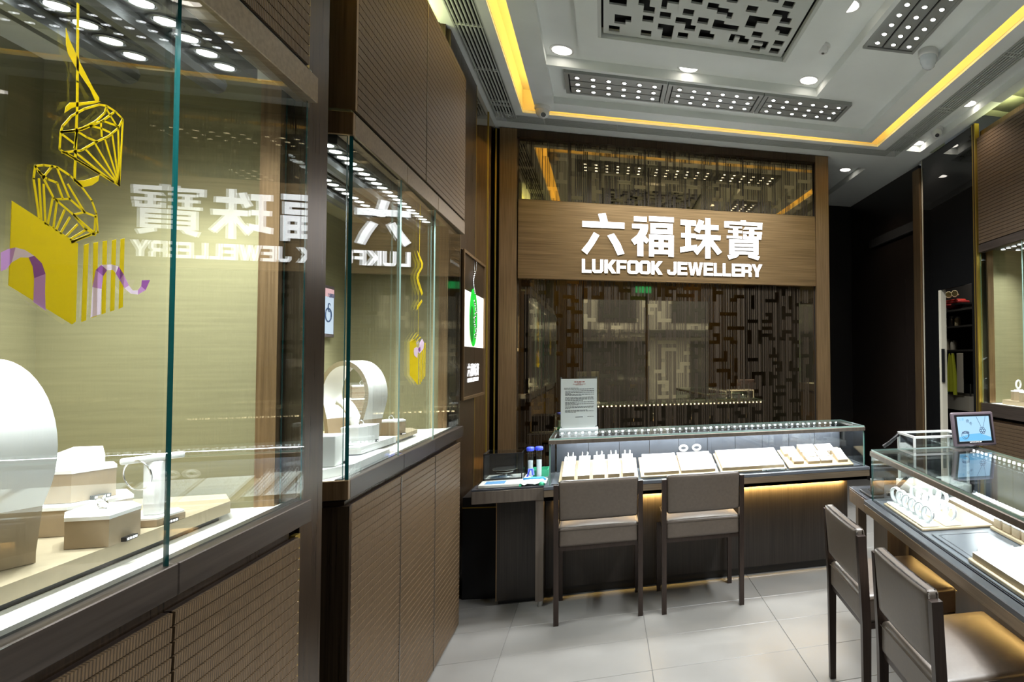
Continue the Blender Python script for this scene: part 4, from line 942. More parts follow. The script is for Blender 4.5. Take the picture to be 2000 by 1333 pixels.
m.put('logo_lettering', 'logo_white', lb, kind='stuff')

# ================================================================== COUNTERS
def counter(t, L, D, top=1.050, led=0.757, strip=1.0, strip_n=46, base_off=0.17, glow=True, seg=4):
    """glass show counter. local frame: x along the front (0..L), y into the counter (0 = front glass), z up"""
    # base with recessed plinth
    MB().box(-0.034, L - 0.07, base_off, D + 0.02, 0.06, led - 0.117).put('base', 'front_laminate', t)
    MB().box(0.0, L - 0.09, base_off + 0.03, D, 0.0, 0.06).put('plinth', 'black', t)
    u0, u1 = led - 0.097, led - 0.066
    b = MB().box(-0.03, L + 0.02, 0.01, D + 0.02, u0, u1)
    b.add([(-0.03, 0.01, u1), (L + 0.02, 0.01, u1), (L + 0.02, 0.10, u0 - 0.02), (-0.03, 0.10, u0 - 0.02), (-0.03, 0.01, u0), (L + 0.02, 0.01, u0)], [(0, 1, 5, 4), (4, 5, 2, 3), (0, 4, 3), (1, 2, 5)])
    b.put('under_tray', 'slate_edge', t)
    MB().rbox(-0.028, L + 0.022, -0.034, 0.05, led - 0.066, led - 0.023, 0.002, 1).put('front_rail', 'bronze_rail', t)
    MB().rbox(-0.030, L + 0.025, -0.036, D + 0.02, led - 0.023, led, 0.003, 1).put('deck', 'slate', t)
    MB().box(0.012, L - 0.012, 0.010, 0.016, led, led + 0.004).put('deck_groove', 'black', t)
    # back of the case: slate drawer fronts
    n = max(3, round(L / 0.21))
    for k in range(n):
        MB().box(0.012 + (L - 0.024) * k / n + 0.0015, 0.012 + (L - 0.024) * (k + 1) / n - 0.0015, D - 0.012, D, led, top - 0.03).put('back_panel', 'slate_panel', t)
    # glass: front, two ends, top
    glass_y(t, 0.0, L, led, top - 0.035, 0.004, 0.008)
    for xx in (0.004, L - 0.004): glass_x(t, 0.009, D - 0.012, led, top - 0.035, xx, th=0.008)
    g = MB(); g.box(0.0, L, 0.0, D, top - 0.010, top, 0, [0, 0, 1, 1, 1, 1]); g.put('top_glass', ['acrylic', 'glass_edge_pale'], t)
    r = MB().rbox(-0.004, L + 0.004, -0.008, 0.022, top - 0.036, top - 0.010, 0.002, 1)
    r.box(-0.004, 0.018, 0.022, D, top - 0.026, top - 0.010).box(L - 0.018, L + 0.004, 0.022, D, top - 0.026, top - 0.010).box(0, L, D - 0.02, D, top - 0.030, top - 0.010)
    r.put('top_frame', 'table_bronze', t)
    MB().box(0.02, L - 0.02, 0.0228, 0.034, top - 0.020, top - 0.012).put('front_strip', 'steel', t)
    s = MB()
    for k in range(strip_n):
        x = 0.05 + (L - 0.1) * k / (strip_n - 1); s.box(x - 0.007, x + 0.007, D - 0.031, D + 0.004, top - 0.026, top - 0.014)
    MB().box(0.02, L - 0.02, D - 0.028, D - 0.022, top - 0.030, top - 0.011).put('strip_channel', 'steel', t)
    s.put('strip_diode', 'strip_lamp', t, kind='stuff')
    light('case_light', 'AREA', (L / 2, D - 0.05, top - 0.03), E_STRIP * L * strip, COOL, (math.radians(-22), 0, 0), L - 0.1, 0.02, parent=t)
    light('case_light', 'AREA', (L / 2, 0.045, top - 0.04), E_STRIP * L * 0.8 * strip, COOL, (math.radians(12), 0, 0), L - 0.1, 0.02, parent=t)
    if glow: light('under_light', 'AREA', (L / 2 - 0.03, base_off - 0.022, led - 0.119), E_UNDER * L, (1.0, 0.64, 0.20), (math.radians(58), 0, 0), L - 0.15, 0.02, spread=130, parent=t)

def rings_on(spots, r=0.008, name='rings', parent=None):
    m = MB()
    for (x, y, z) in spots: m.torus((x, y, z + r * 0.7), r, r * 0.22, (1, 0.25, 0), 10, 4)
    return m.put(name, 'silver', parent, kind='stuff')
def tray(name, label, loc, w, d, rz=0.0, tilt=0.0, parent_frame=None, h=0.012, mats='tan', cat='jewellery tray', lip=True):
    t = thing(name, label, cat, loc, rz)
    if parent_frame: t.parent = parent_frame
    t.rotation_euler = (tilt, 0, rz)
    MB().rbox(0, w, 0, d, 0, h, 0.003, 2).put('tray_base', mats, t)
    return t
def wedge(t, x0, x1, y0, y1, z0, h0, h1, nm='wedge', mats=('white_pad', 'tan')):
    m = MB(); v = [(x0, y0, z0), (x1, y0, z0), (x1, y1, z0), (x0, y1, z0), (x0, y0, z0 + h0), (x1, y0, z0 + h0), (x1, y1, z0 + h1), (x0, y1, z0 + h1)]
    m.add(v, [(0, 3, 2, 1), (0, 1, 5, 4), (1, 2, 6, 5), (2, 3, 7, 6), (3, 0, 4, 7)], 1); m.add(v, [(4, 5, 6, 7)], 0)
    return m.put(nm, list(mats), t)

# ---- back counter before the sign wall
bcX, bcY, bcL, bcD = -0.325, 4.135, 2.150, 0.47
bc = thing('show_counter', 'long glass show counter in front of the sign wall', 'counter', (bcX, bcY, 0))
counter(bc, bcL, bcD)
DK = 0.758
def btray(name, label, x, w, d=0.33, y=4.17, tilt=14):
    t = tray(name, label, (x, y, DK + 0.001), w, d, 0, math.radians(tilt)); return t
# ring tray with five slanted bars
t = btray('ring_tray', 'leftmost tray of the back counter, five slanted white ring bars', -0.272, 0.495)
for k in range(5):
    x = 0.022 + k * 0.094; o = wedge(t, x, x + 0.072, 0.018, 0.318, 0.0122, 0.026, 0.036, 'ring_bar')
    rings_on([(x + 0.02 + 0.032 * (i % 2), 0.035 + 0.028 * (i // 2), 0.040 + 0.0009 * i) for i in range(20)], 0.010, 'rings', o)
    rings_on([(x + 0.02, 0.312, 0.052), (x + 0.054, 0.312, 0.052)], 0.014, 'end_rings', o)
t = btray('jewellery_tray', 'second tray of the back counter, two white pads with bangles at the rear', 0.240, 0.520)
for k, nm in enumerate(('pad', 'pad')):
    x = 0.022 + k * 0.245; o = wedge(t, x, x + 0.230, 0.02, 0.315, 0.0122, 0.020, 0.026, nm)
    rings_on([(x + 0.025 + 0.028 * (i % 7), 0.04 + 0.045 * (i // 7), 0.034) for i in range(42)], 0.007, 'rings', o)
for k in range(2):
    MB().torus((0.315 + k * 0.095, 0.315, 0.070), 0.026, 0.008, (0.1, 1, 0.45), 20, 6).put('bangle_roll', 'white_pad', t)
t = btray('jewellery_tray', 'third tray of the back counter, one wide white slab', 0.775, 0.470)
o = wedge(t, 0.012, 0.455, 0.02, 0.32, 0.0122, 0.022, 0.026, 'pad')
rings_on([(0.04 + 0.036 * i, 0.045 + 0.01 * (i % 2), 0.036) for i in range(11)], 0.006, 'rings', o)
o = MB().rbox(0.290, 0.450, -0.014, 0.004, 0.002, 0.018, 0.003, 2).put('price_rail', 'clear_plastic', t)
MB().box(0.310, 0.318, -0.0145, -0.0139, 0.006, 0.014).box(0.330, 0.420, -0.0145, -0.0139, 0.011, 0.015).put('price_print', 'ink', o)
t = btray('jewellery_tray', 'right-hand tray of the back counter with many small white blocks', 1.262, 0.490)
for (x0, x1, y0, y1, h0, h1) in ((0.02, 0.125, 0.20, 0.315, 0.022, 0.030), (0.05, 0.125, 0.055, 0.115, 0.022, 0.026), (0.04, 0.115, 0.125, 0.175, 0.028, 0.034), (0.150, 0.275, 0.20, 0.318, 0.030, 0.040), (0.155, 0.245, 0.045, 0.095, 0.022, 0.030), (0.255, 0.340, 0.045, 0.095, 0.022, 0.030), (0.150, 0.240, 0.11, 0.18, 0.030, 0.040), (0.250, 0.340, 0.11, 0.18, 0.030, 0.040), (0.290, 0.420, 0.20, 0.318, 0.030, 0.036)):
    wedge(t, x0, x1, y0, y1, 0.0122, h0, h1, 'white_block')
for k in range(5): wedge(t, 0.385, 0.460, 0.045 + k * 0.032, 0.075 + k * 0.032, 0.0122, 0.020 + k * 0.004, 0.028 + k * 0.004, 'step_block')
rings_on([(0.04 + 0.05 * (i % 8), 0.06 + 0.06 * (i // 8), 0.052) for i in range(30)], 0.008, 'rings', t)
# notice in an acrylic stand, on the counter top
t = thing('notice_stand', 'clear acrylic stand with a printed notice on the back counter top', 'sign', (-0.160, 4.50, 1.051))
MB().rbox(-0.128, 0.126, -0.035, 0.045, 0.0, 0.022, 0.004, 2).put('foot', 'clear_plastic', t)
MB().box(-0.124, 0.122, -0.004, 0.004, 0.022, 0.378, 0, [0, 0, 0, 1, 0, 1]).put('acrylic_plate', ['acrylic', 'glass_edge_pale'], t)
pp = MB().box(-0.120, 0.118, -0.0005, 0.0005, 0.024, 0.362).put('notice_sheet', 'paper', t)
pr = MB(); rg = random.Random(3)
def words(x0, x1, z, h=0.0036):
    x = x0
    while x < x1 - 0.004:
        q = min(rg.uniform(0.006, 0.020), x1 - x); pr.box(x, x + q, -0.0012, -0.0006, z, z + h); x += q + 0.0026
for z, a, b in ((0.296, -0.098, 0.0), (0.289, -0.098, 0.098), (0.276, -0.092, 0.098), (0.265, -0.092, 0.098), (0.258, -0.092, -0.055), (0.252, -0.092, 0.098), (0.245, -0.092, 0.02), (0.232, -0.092, 0.098), (0.225, -0.092, 0.098), (0.218, -0.092, 0.098), (0.211, -0.092, 0.03), (0.199, -0.092, 0.098), (0.192, -0.092, -0.03), (0.186, -0.092, 0.098), (0.179, -0.092, 0.0), (0.168, -0.092, 0.098), (0.161, -0.092, 0.098), (0.154, -0.092, -0.06), (0.143, -0.092, 0.06), (0.136, -0.092, 0.098), (0.129, -0.092, -0.02), (0.096, 0.055, 0.098)): words(a, b, z)
pr.box(-0.025, 0.025, -0.0012, -0.0006, 0.095, 0.099)
pr.put('notice_print', 'ink', t, kind='stuff')
pr = MB(); words(-0.033, 0.036, 0.338, 0.006); words(-0.012, 0.012, 0.330, 0.003); words(-0.042, 0.042, 0.324, 0.003); words(-0.024, 0.024, 0.318, 0.003)
pr.put('notice_heading', 'ink_red', t, kind='stuff')
for (x, z) in ((-0.116, 0.368), (0.114, 0.368), (-0.116, 0.030), (0.114, 0.030)): MB().cyl((x, -0.008, z), 0.005, 0.004, 12, axis='y').put('fixing_stud', 'steel', t)

# ---- small weighing table left of the counter
wt = thing('side_table', 'narrow bronze side table with one square leg beside the back counter', 'table', (-0.56, 4.36, 0))
MB().rbox(-0.212, 0.203, -0.205, 0.25, 0.665, 0.742, 0.002, 1).put('apron', 'table_bronze', wt)
MB().rbox(-0.212, 0.203, -0.205, 0.25, 0.742, 0.755, 0.002, 1).put('table_top', 'slate_edge', wt)
lg = MB().box(0.154, 0.201, -0.200, -0.150, 0.035, 0.665).put('leg', 'table_bronze', wt)
MB().cyl((0.182, -0.175, 0.0), 0.016, 0.036, 16).put('levelling_foot', 'steel', lg)
MB().box(-0.085, 0.198, -0.10, 0.24, 0.03, 0.665).put('cupboard', 'front_laminate', wt)
MB().box(-0.088, -0.083, -0.103, 0.24, 0.03, 0.665).put('cupboard_edge', 'bronze', wt)
MB().box(-0.075, 0.145, -0.07, 0.22, 0.0, 0.03).put('plinth', 'black', wt)
TT = 0.7555
sc_ = thing('balance_scale', 'black-boxed jewellery balance on the side table', 'scale', (-0.620, 4.37, TT))
MB().rbox(-0.118, 0.118, -0.205, -0.050, 0.0, 0.022, 0.004, 2).put('control_panel', 'pale_case', sc_)
MB().box(-0.085, 0.030, -0.185, -0.095, 0.0222, 0.0235).put('display', 'lcd_blue', sc_)
MB().box(0.036, 0.100, -0.185, -0.095, 0.0222, 0.0232).put('keypad', 'clear_plastic', sc_)
MB().rbox(-0.115, 0.115, -0.045, 0.16, 0.0, 0.022, 0.004, 2).put('scale_base', 'pale_case', sc_)
bx = MB(); bx.box(-0.115, 0.115, -0.045, -0.041, 0.022, 0.185); bx.put('front_pane', 'acrylic', sc_)
MB().box(-0.115, -0.111, -0.041, 0.16, 0.022, 0.185).box(-0.111, 0.111, 0.156, 0.16, 0.022, 0.185).put('dark_pane', 'black', sc_)
f = MB()
for (x, y) in ((-0.116, -0.046), (0.110, -0.046)): f.box(x, x + 0.007, y, y + 0.007, 0.02, 0.188)
f.box(-0.116, 0.117, -0.046, -0.039, 0.183, 0.190).box(-0.116, -0.109, -0.039, 0.16, 0.183, 0.190).box(0.110, 0.117, -0.039, 0.16, 0.183, 0.190).box(-0.116, 0.117, -0.046, -0.039, 0.022, 0.030)
f.put('case_frame', 'black', sc_)
MB().box(-0.11, 0.11, -0.04, 0.156, 0.184, 0.188).put('lid_pane', 'acrylic', sc_)
MB().lathe((0, 0.055, 0.024), [(0.045, 0), (0.045, 0.006), (0.015, 0.008), (0.015, 0.022), (0.050, 0.030), (0.052, 0.036)], 24).put('pan_holder', 'steel', sc_)
MB().lathe((0, 0.055, 0.061), [(0.030, 0), (0.050, 0.006), (0.078, 0.014), (0.080, 0.016)], 28).put('pan', 'steel', sc_)
dr = MB().box(0.119, 0.123, -0.02, 0.13, 0.024, 0.205).put('side_door', 'acrylic', sc_)
for i, (x, y) in enumerate(((-0.465, 4.42), (-0.412, 4.435))):
    t = thing('plastic_tube', ('left' if i == 0 else 'right') + ' clear tube with a blue lid on the side table', 'tube', (x, y, TT))
    MB().cyl((0, 0, 0), 0.020, 0.185, 18).put('tube_body', 'acrylic', t)
    MB().lathe((0, 0, 0.185), [(0.022, 0), (0.025, 0.004), (0.025, 0.022), (0.018, 0.026)], 18).put('lid', 'blue_cap', t)
    MB().cyl((0, 0, 0.001), 0.016, 0.12, 12).put('filling', 'clear_plastic', t)
t = thing('tissue_stack', 'crumpled white tissue with a blue strap and green tabs on the side table', 'tissue', (-0.432, 4.25, TT))
m = MB(); rg = random.Random(4); nx, ny = 9, 7
g = [[(-0.085 + 0.17 * i / (nx - 1), -0.085 + 0.17 * j / (ny - 1), 0.004 + 0.020 * rg.random() + 0.045 * max(0, 1 - math.hypot((i - 2) / 1.6, (j - 5) / 1.3))) for j in range(ny)] for i in range(nx)]
v = [p for r in g for p in r]; m.add(v, [(i * ny + j, (i + 1) * ny + j, (i + 1) * ny + j + 1, i * ny + j + 1) for i in range(nx - 1) for j in range(ny - 1)], 0, False)
m.put('sheets', 'white_pad', t)
MB().tube([(-0.055, -0.02, 0.035), (0.0, -0.02, 0.038), (0.065, -0.015, 0.036), (0.075, 0.0, 0.022)], 0.008).put('strap', 'blue_tape', t)
MB().lathe((-0.07, -0.07, 0.0), [(0.014, 0), (0.015, 0.012), (0.008, 0.018)], 14).lathe((0.06, -0.07, 0.0), [(0.018, 0), (0.020, 0.012), (0.010, 0.020)], 14).put('tab', 'green_plastic', t)
MB().tube([(-0.035, 0.02, 0.04), (-0.025, 0.03, 0.085), (-0.005, 0.03, 0.085), (0.0, 0.02, 0.05)], 0.009).put('clip', 'blue_cap', t)
t = thing('glass_tray', 'green-edged glass tray at the rear of the side table', 'tray', (-0.415, 4.49, TT))
MB().box(-0.06, 0.06, -0.05, 0.09, 0.0, 0.006).put('tray_floor', 'glass_edge_pale', t)
MB().box(-0.06, 0.06, -0.05, -0.044, 0.006, 0.05).box(-0.06, 0.06, 0.084, 0.09, 0.006, 0.05).box(-0.06, -0.054, -0.044, 0.084, 0.006, 0.05).box(0.054, 0.06, -0.044, 0.084, 0.006, 0.05).put('tray_wall', 'green_plastic', t)
# bin under the table, beside the left cabinet
t = thing('waste_bin', 'tall black waste bin with a gold rim line beside the side table', 'bin', (-0.775, 4.64, 0))
q = [(-0.10, -0.20), (0.105, -0.24), (0.115, 0.18), (-0.10, 0.2)]
MB().prism(q, 0.0, 0.585).put('body', 'black', t)
MB().prism([(p[0] * 1.02, p[1] * 1.01) for p in q], 0.585, 0.592).put('gold_rim', 'brass', t)
MB().prism(q, 0.592, 0.655).put('lid', 'black', t)

# ---- right counter, turned a little
TH = math.radians(-5.8)
rc = thing('show_counter', 'glass show counter along the right side with bangles and ring boxes', 'counter', (1.389, 3.06, 0), TH - PI / 2)
# local frame of counter(): x runs along the front (from the far end towards the camera), y into the counter
def mirror_children(root): pass
L2, D2 = 2.0, 0.60
counter(rc, L2, D2, top=1.050, led=0.775, strip=0.55, strip_n=44, base_off=0.22)
RW = Matrix.Translation((1.389, 3.06, 0)) @ Matrix.Rotation(TH - PI / 2, 4, 'Z')
def rpt(lx, ly, z): return (RW @ Vector((lx, ly, z)))[:]
RZ = TH - PI / 2
DR = 0.776
# set-down shelf at the far end
sh = thing('end_shelf', 'low bronze shelf joined to the far end of the right counter', 'shelf', rpt(-0.17, 0, 0), RZ)
MB().rbox(-0.20, 0.138, -0.015, D2 + 0.02, 0.69, 0.765, 0.002, 1).put('apron', 'table_bronze', sh)
MB().rbox(-0.20, 0.138, -0.015, D2 + 0.02, 0.765, 0.776, 0.002, 1).put('shelf_top', 'slate_edge', sh)
MB().box(-0.19, -0.14, 0.02, 0.07, 0.0, 0.69).put('leg', 'table_bronze', sh)
MB().box(-0.10, 0.13, 0.10, D2, 0.0, 0.69).put('cupboard', 'table_bronze', sh)
t = thing('card_terminal', 'small black terminal block lying on the end shelf', 'device', rpt(-0.135, 0.035, 0.777), RZ)
MB().rbox(-0.10, 0.10, -0.030, 0.05, 0.0, 0.014, 0.003, 2).put('plate', 'black', t)
MB().rbox(0.03, 0.075, -0.01, 0.06, 0.014, 0.10, 0.006, 2).put('block', 'black', t)
k = MB()
for i in range(3): k.cyl((-0.05 + i * 0.022, 0.01, 0.014), 0.007, 0.006, 10)
k.put('key', 'steel', t)
t = thing('black_arm', 'black arm lying behind the terminal on the end shelf', 'device', rpt(-0.08, 0.17, 0.777), RZ)
MB().tube([(-0.02, -0.02, 0.01), (0.02, 0.0, 0.05), (0.06, 0.05, 0.12)], 0.012).put('arm', 'black', t); MB().lathe((-0.02, -0.02, 0), [(0.03, 0), (0.03, 0.014), (0.02, 0.018)], 14).put('arm_foot', 'black', t)
# boxed glass balance on the shelf
t = thing('balance_scale', 'white-framed glass balance case behind the far end of the right counter', 'scale', rpt(-0.175, 0.43, 0.777), RZ)
f = MB(); a, b, h = 0.125, 0.165, 0.315
for x in (-a, a - 0.012):
    for y in (-b, b - 0.012): f.box(x, x + 0.012, y, y + 0.012, 0.05, h)
f.box(-a, a, -b, -b + 0.012, h, h + 0.012).box(-a, a, b - 0.012, b, h, h + 0.012).box(-a, -a + 0.012, -b + 0.012, b - 0.012, h, h + 0.012).box(a - 0.012, a, -b + 0.012, b - 0.012, h, h + 0.012)
f.put('case_frame', 'white_plastic', t)
MB().rbox(-a - 0.01, a + 0.01, -b - 0.01, b + 0.01, 0, 0.05, 0.006, 2).put('scale_base', 'white_plastic', t)
for x in (-a + 0.004, a - 0.008): MB().box(x, x + 0.004, -b + 0.012, b - 0.012, 0.05, h).put('side_pane', 'acrylic', t)
for y in (-b + 0.004, b - 0.008): MB().box(-a + 0.012, a - 0.012, y, y + 0.004, 0.05, h).put('end_pane', 'acrylic', t)
MB().lathe((0, 0, 0.05), [(0.05, 0), (0.05, 0.01), (0.02, 0.014), (0.02, 0.03), (0.06, 0.036)], 20).put('pan', 'steel', t)
MB().box(-0.04, 0.05, b - 0.03, b - 0.012, 0.06, 0.28).put('rear_column', 'dark_steel', t)
hd = MB().tube([(-0.10, -b, h), (-0.115, -b - 0.05, h - 0.05), (-0.12, -b - 0.09, h - 0.075)], 0.012).put('door_handle', 'black', t)
# bangle tray
t = thing('bangle_tray', 'cream tray with white bangle stands in the right counter', 'jewellery tray', rpt(0.115, 0.025, DR), RZ)
MB().rbox(0, 0.495, 0.0, 0.34, 0, 0.012, 0.004, 2).put('tray_base', 'tan', t)
BT = DR + 0.0125
def bangle(label, lx, ly, ang):
    s = thing('bangle_stand', label, 'bangle stand', rpt(lx, ly, BT), RZ + ang, 'white bangle stands in the right counter')
    MB().rbox(-0.034, 0.034, -0.040, 0.040, 0, 0.009, 0.003, 2).put('base', 'white_pad', s)
    MB().box(-0.008, 0.008, -0.006, 0.006, 0.009, 0.020).put('holder', 'clear_plastic', s)
    n = 28; m = MB(); v = []
    for (r, y) in ((0.036, -0.010), (0.036, 0.010), (0.0285, 0.010), (0.0285, -0.010)):
        v += [(r * math.cos(2 * PI * i / n), y, 0.054 + r * math.sin(2 * PI * i / n)) for i in range(n)]
    m.add(v, [(q * n + i, q * n + (i + 1) % n, ((q + 1) % 4) * n + (i + 1) % n, ((q + 1) % 4) * n + i) for q in range(4) for i in range(n)], 0, True)
    o = m.put('cuff', 'clear_plastic', s); o.rotation_euler = (0, 0, 0.35)
    MB().torus((0, 0, 0.054), 0.0375, 0.0022, (0, 1, 0), 28, 6).put('bangle', 'silver', o)
    return s
first = bangle('white bangle stand at the far end of the front row in the right counter', 0.165, 0.075, 0.0)
for k in range(1, 6): clone(first, '%s white bangle stand from the far end, front row of the right counter' % ORD[k], rpt(0.165 + k * 0.079, 0.075, BT))
for k in range(6): clone(first, '%s white bangle stand from the far end, second row of the right counter' % ORD[k], rpt(0.168 + k * 0.079, 0.180, BT))
for k in range(2): clone(first, '%s white bangle stand of the short third row in the right counter' % ORD[k], rpt(0.200 + k * 0.085, 0.272, BT))
t = thing('jewellery_pad', 'white slanted pad with small pieces behind the bangle tray', 'jewellery tray', rpt(0.13, 0.375, DR), RZ)
wedge(t, 0.0, 0.235, 0.0, 0.17, 0, 0.022, 0.045, 'pad'); wedge(t, 0.242, 0.47, 0.0, 0.17, 0, 0.022, 0.045, 'pad')
rings_on([(0.02 + 0.03 * (i % 15), 0.02 + 0.04 * (i // 15), 0.03 + 0.006 * (i // 15)) for i in range(60)], 0.007, 'rings', t)
# grey mat
t = thing('viewing_mat', 'grey framed leather mat in the right counter', 'mat', rpt(0.66, 0.045, DR), RZ)
MB().rbox(0, 0.355, 0, 0.27, 0, 0.005, 0.002, 1).put('mat', 'slate', t)
MB().box(0.03, 0.345, 0.020, 0.024, 0.005, 0.006).box(0.03, 0.034, 0.024, 0.25, 0.005, 0.006).put('mat_line', 'slate_edge', t)
# boxed rings row
t = thing('box_tray', 'narrow cream tray carrying a row of square white boxes', 'jewellery tray', rpt(0.635, 0.335, DR), RZ)
MB().rbox(0, 0.60, 0, 0.105, 0, 0.014, 0.003, 2).put('tray_base', 'tan', t)
for k in range(8):
    b = thing('ring_box', '%s square white ring box from the far end of the narrow tray' % ORD[k], 'jewellery box', rpt(0.675 + k * 0.073, 0.388, DR + 0.0145), RZ, 'square ring boxes in the right counter')
    MB().rbox(-0.031, 0.031, -0.041, 0.041, 0, 0.036, 0.005, 2).put('body', 'tan', b)
    MB().rbox(-0.032, 0.032, -0.042, 0.042, 0.036, 0.047, 0.004, 2).put('pad', 'white_pad', b)
    MB().torus((0, 0, 0.050), 0.009, 0.002, (0, 0.3, 1), 16, 5).put('ring', 'silver', b)
# near white slab
t = thing('jewellery_tray', 'cream tray with a big white slab near the right picture edge', 'jewellery tray', rpt(1.02, 0.030, DR), RZ)
MB().rbox(0, 0.62, 0, 0.27, 0, 0.016, 0.004, 2).put('tray_base', 'tan', t)
wedge(t, 0.015, 0.60, 0.012, 0.262, 0.0162, 0.024, 0.034, 'pad')
rings_on([(0.03 + 0.035 * (i % 16), 0.03 + 0.045 * (i // 16), 0.046) for i in range(80)], 0.007, 'rings', t)
# back row boxes and the second row seen through the top glass
for k, (a, b_) in enumerate(((0.62, 0.79), (0.80, 0.97))):
    t = thing('jewellery_pad', ('far' if k == 0 else 'near') + ' white striped pad along the back of the right counter', 'jewellery tray', rpt(a, 0.475, DR), RZ)
    wedge(t, 0, b_ - a, 0, 0.085, 0, 0.022, 0.034, 'pad')
    rings_on([(0.015 + 0.016 * i, 0.03 + 0.03 * (j % 2), 0.034) for i in range(10) for j in range(2)], 0.006, 'rings', t)
for k in range(3):
    t = thing('white_block', '%s little white block behind the ring boxes, right counter' % ORD[k], 'display block', rpt(1.03 + k * 0.085, 0.485, DR), RZ)
    MB().rbox(-0.032, 0.032, -0.03, 0.03, 0, 0.028, 0.003, 2).put('body', 'white_pad', t); MB().torus((0, 0, 0.03), 0.008, 0.002, (0, 0.3, 1), 14, 5).put('ring', 'silver', t)
# table screen
t = thing('table_screen', 'small framed screen with a blue jewellery picture on the right counter top', 'screen', (1.963, 2.955, 1.054), math.radians(-2.5))
bd = MB().rbox(-0.130, 0.130, -0.011, 0.011, 0.0, 0.188, 0.010, 3).put('bezel', 'plum_frame', t)
MB().box(-0.112, 0.112, -0.0122, -0.0108, 0.016, 0.172).put('inner_frame', 'black', t)
S = MB().box(-0.098, 0.098, -0.0138, -0.0124, 0.027, 0.162).put('picture', 'screen_blue', t)
m = MB(); pr = [(-0.098, 0.050), (-0.03, 0.066), (0.03, 0.068), (0.098, 0.045), (0.098, 0.030), (-0.098, 0.030)]
m.plate([pr], lambda u, v, t_: (u, -0.0139 - t_, v), 0.0004); m.put('picture_wave', 'screen_wave', S)
m = MB(); y = -0.0148
m2 = MB()
m.tube([(0.020, y, 0.160), (0.040, y, 0.110), (0.046, y, 0.096)], 0.0011, 5).tube([(0.076, y, 0.160), (0.058, y, 0.110), (0.050, y, 0.096)], 0.0011, 5)
for k in range(6): m.torus((0.048 + 0.013 * math.cos(k * PI / 3), y, 0.083 + 0.013 * math.sin(k * PI / 3)), 0.006, 0.0018, (0, 1, 0), 10, 4)
m2.torus((-0.062, y, 0.060), 0.020, 0.0016, (0.1, 1, 0), 20, 5).torus((-0.056, y, 0.064), 0.019, 0.0014, (0.1, 1, 0), 20, 5)
for k in range(5): m2.torus((-0.072 + 0.008 * k, y, 0.074), 0.005, 0.0014, (0, 1, 0), 9, 4)
m.put('picture_necklace', 'screen_ink', S, kind='stuff'); m2.put('picture_rings', 'screen_ink', S, kind='stuff')
def text(body, parent, loc, size, m_, rot=(PI / 2, 0, 0), ext=0.0004, name='lettering'):
    cu = bpy.data.curves.new(name, 'FONT'); cu.body = body; cu.size = size; cu.extrude = ext; cu.align_x = 'CENTER'; cu.materials.append(M[m_])
    o = bpy.data.objects.new(name, cu); COL.objects.link(o); bpy.context.view_layer.update()
    me = bpy.data.meshes.new_from_object(o); bpy.data.objects.remove(o)
    o = link(name, me, parent, loc); o.rotation_euler = rot; o['kind'] = 'stuff'; return o
text('心', S, (-0.080, -0.0145, 0.142), 0.014, 'screen_wave'); text('意', S, (-0.064, -0.0145, 0.142), 0.014, 'screen_wave')
text('奇', S, (-0.036, -0.0145, 0.130), 0.020, 'screen_ink'); text('冬', S, (-0.018, -0.0145, 0.116), 0.020, 'screen_ink')
text('LUKFOOK JEWELLERY', t, (0.0, -0.0125, 0.0195), 0.0075, 'logo_white')
st_ = MB(); st_.add([(-0.05, 0.011, 0.004), (0.05, 0.011, 0.004), (0.05, 0.085, 0.020), (-0.05, 0.085, 0.020), (-0.05, 0.011, 0.12), (0.05, 0.011, 0.12)], [(0, 3, 2, 1), (0, 1, 5, 4), (4, 5, 2, 3), (0, 4, 3), (1, 2, 5)])
st_.put('easel', 'black', t)
for o in (bd,): o.rotation_euler = (0, 0, 0)
t.rotation_euler = (math.radians(-12), 0, math.radians(-2.5))

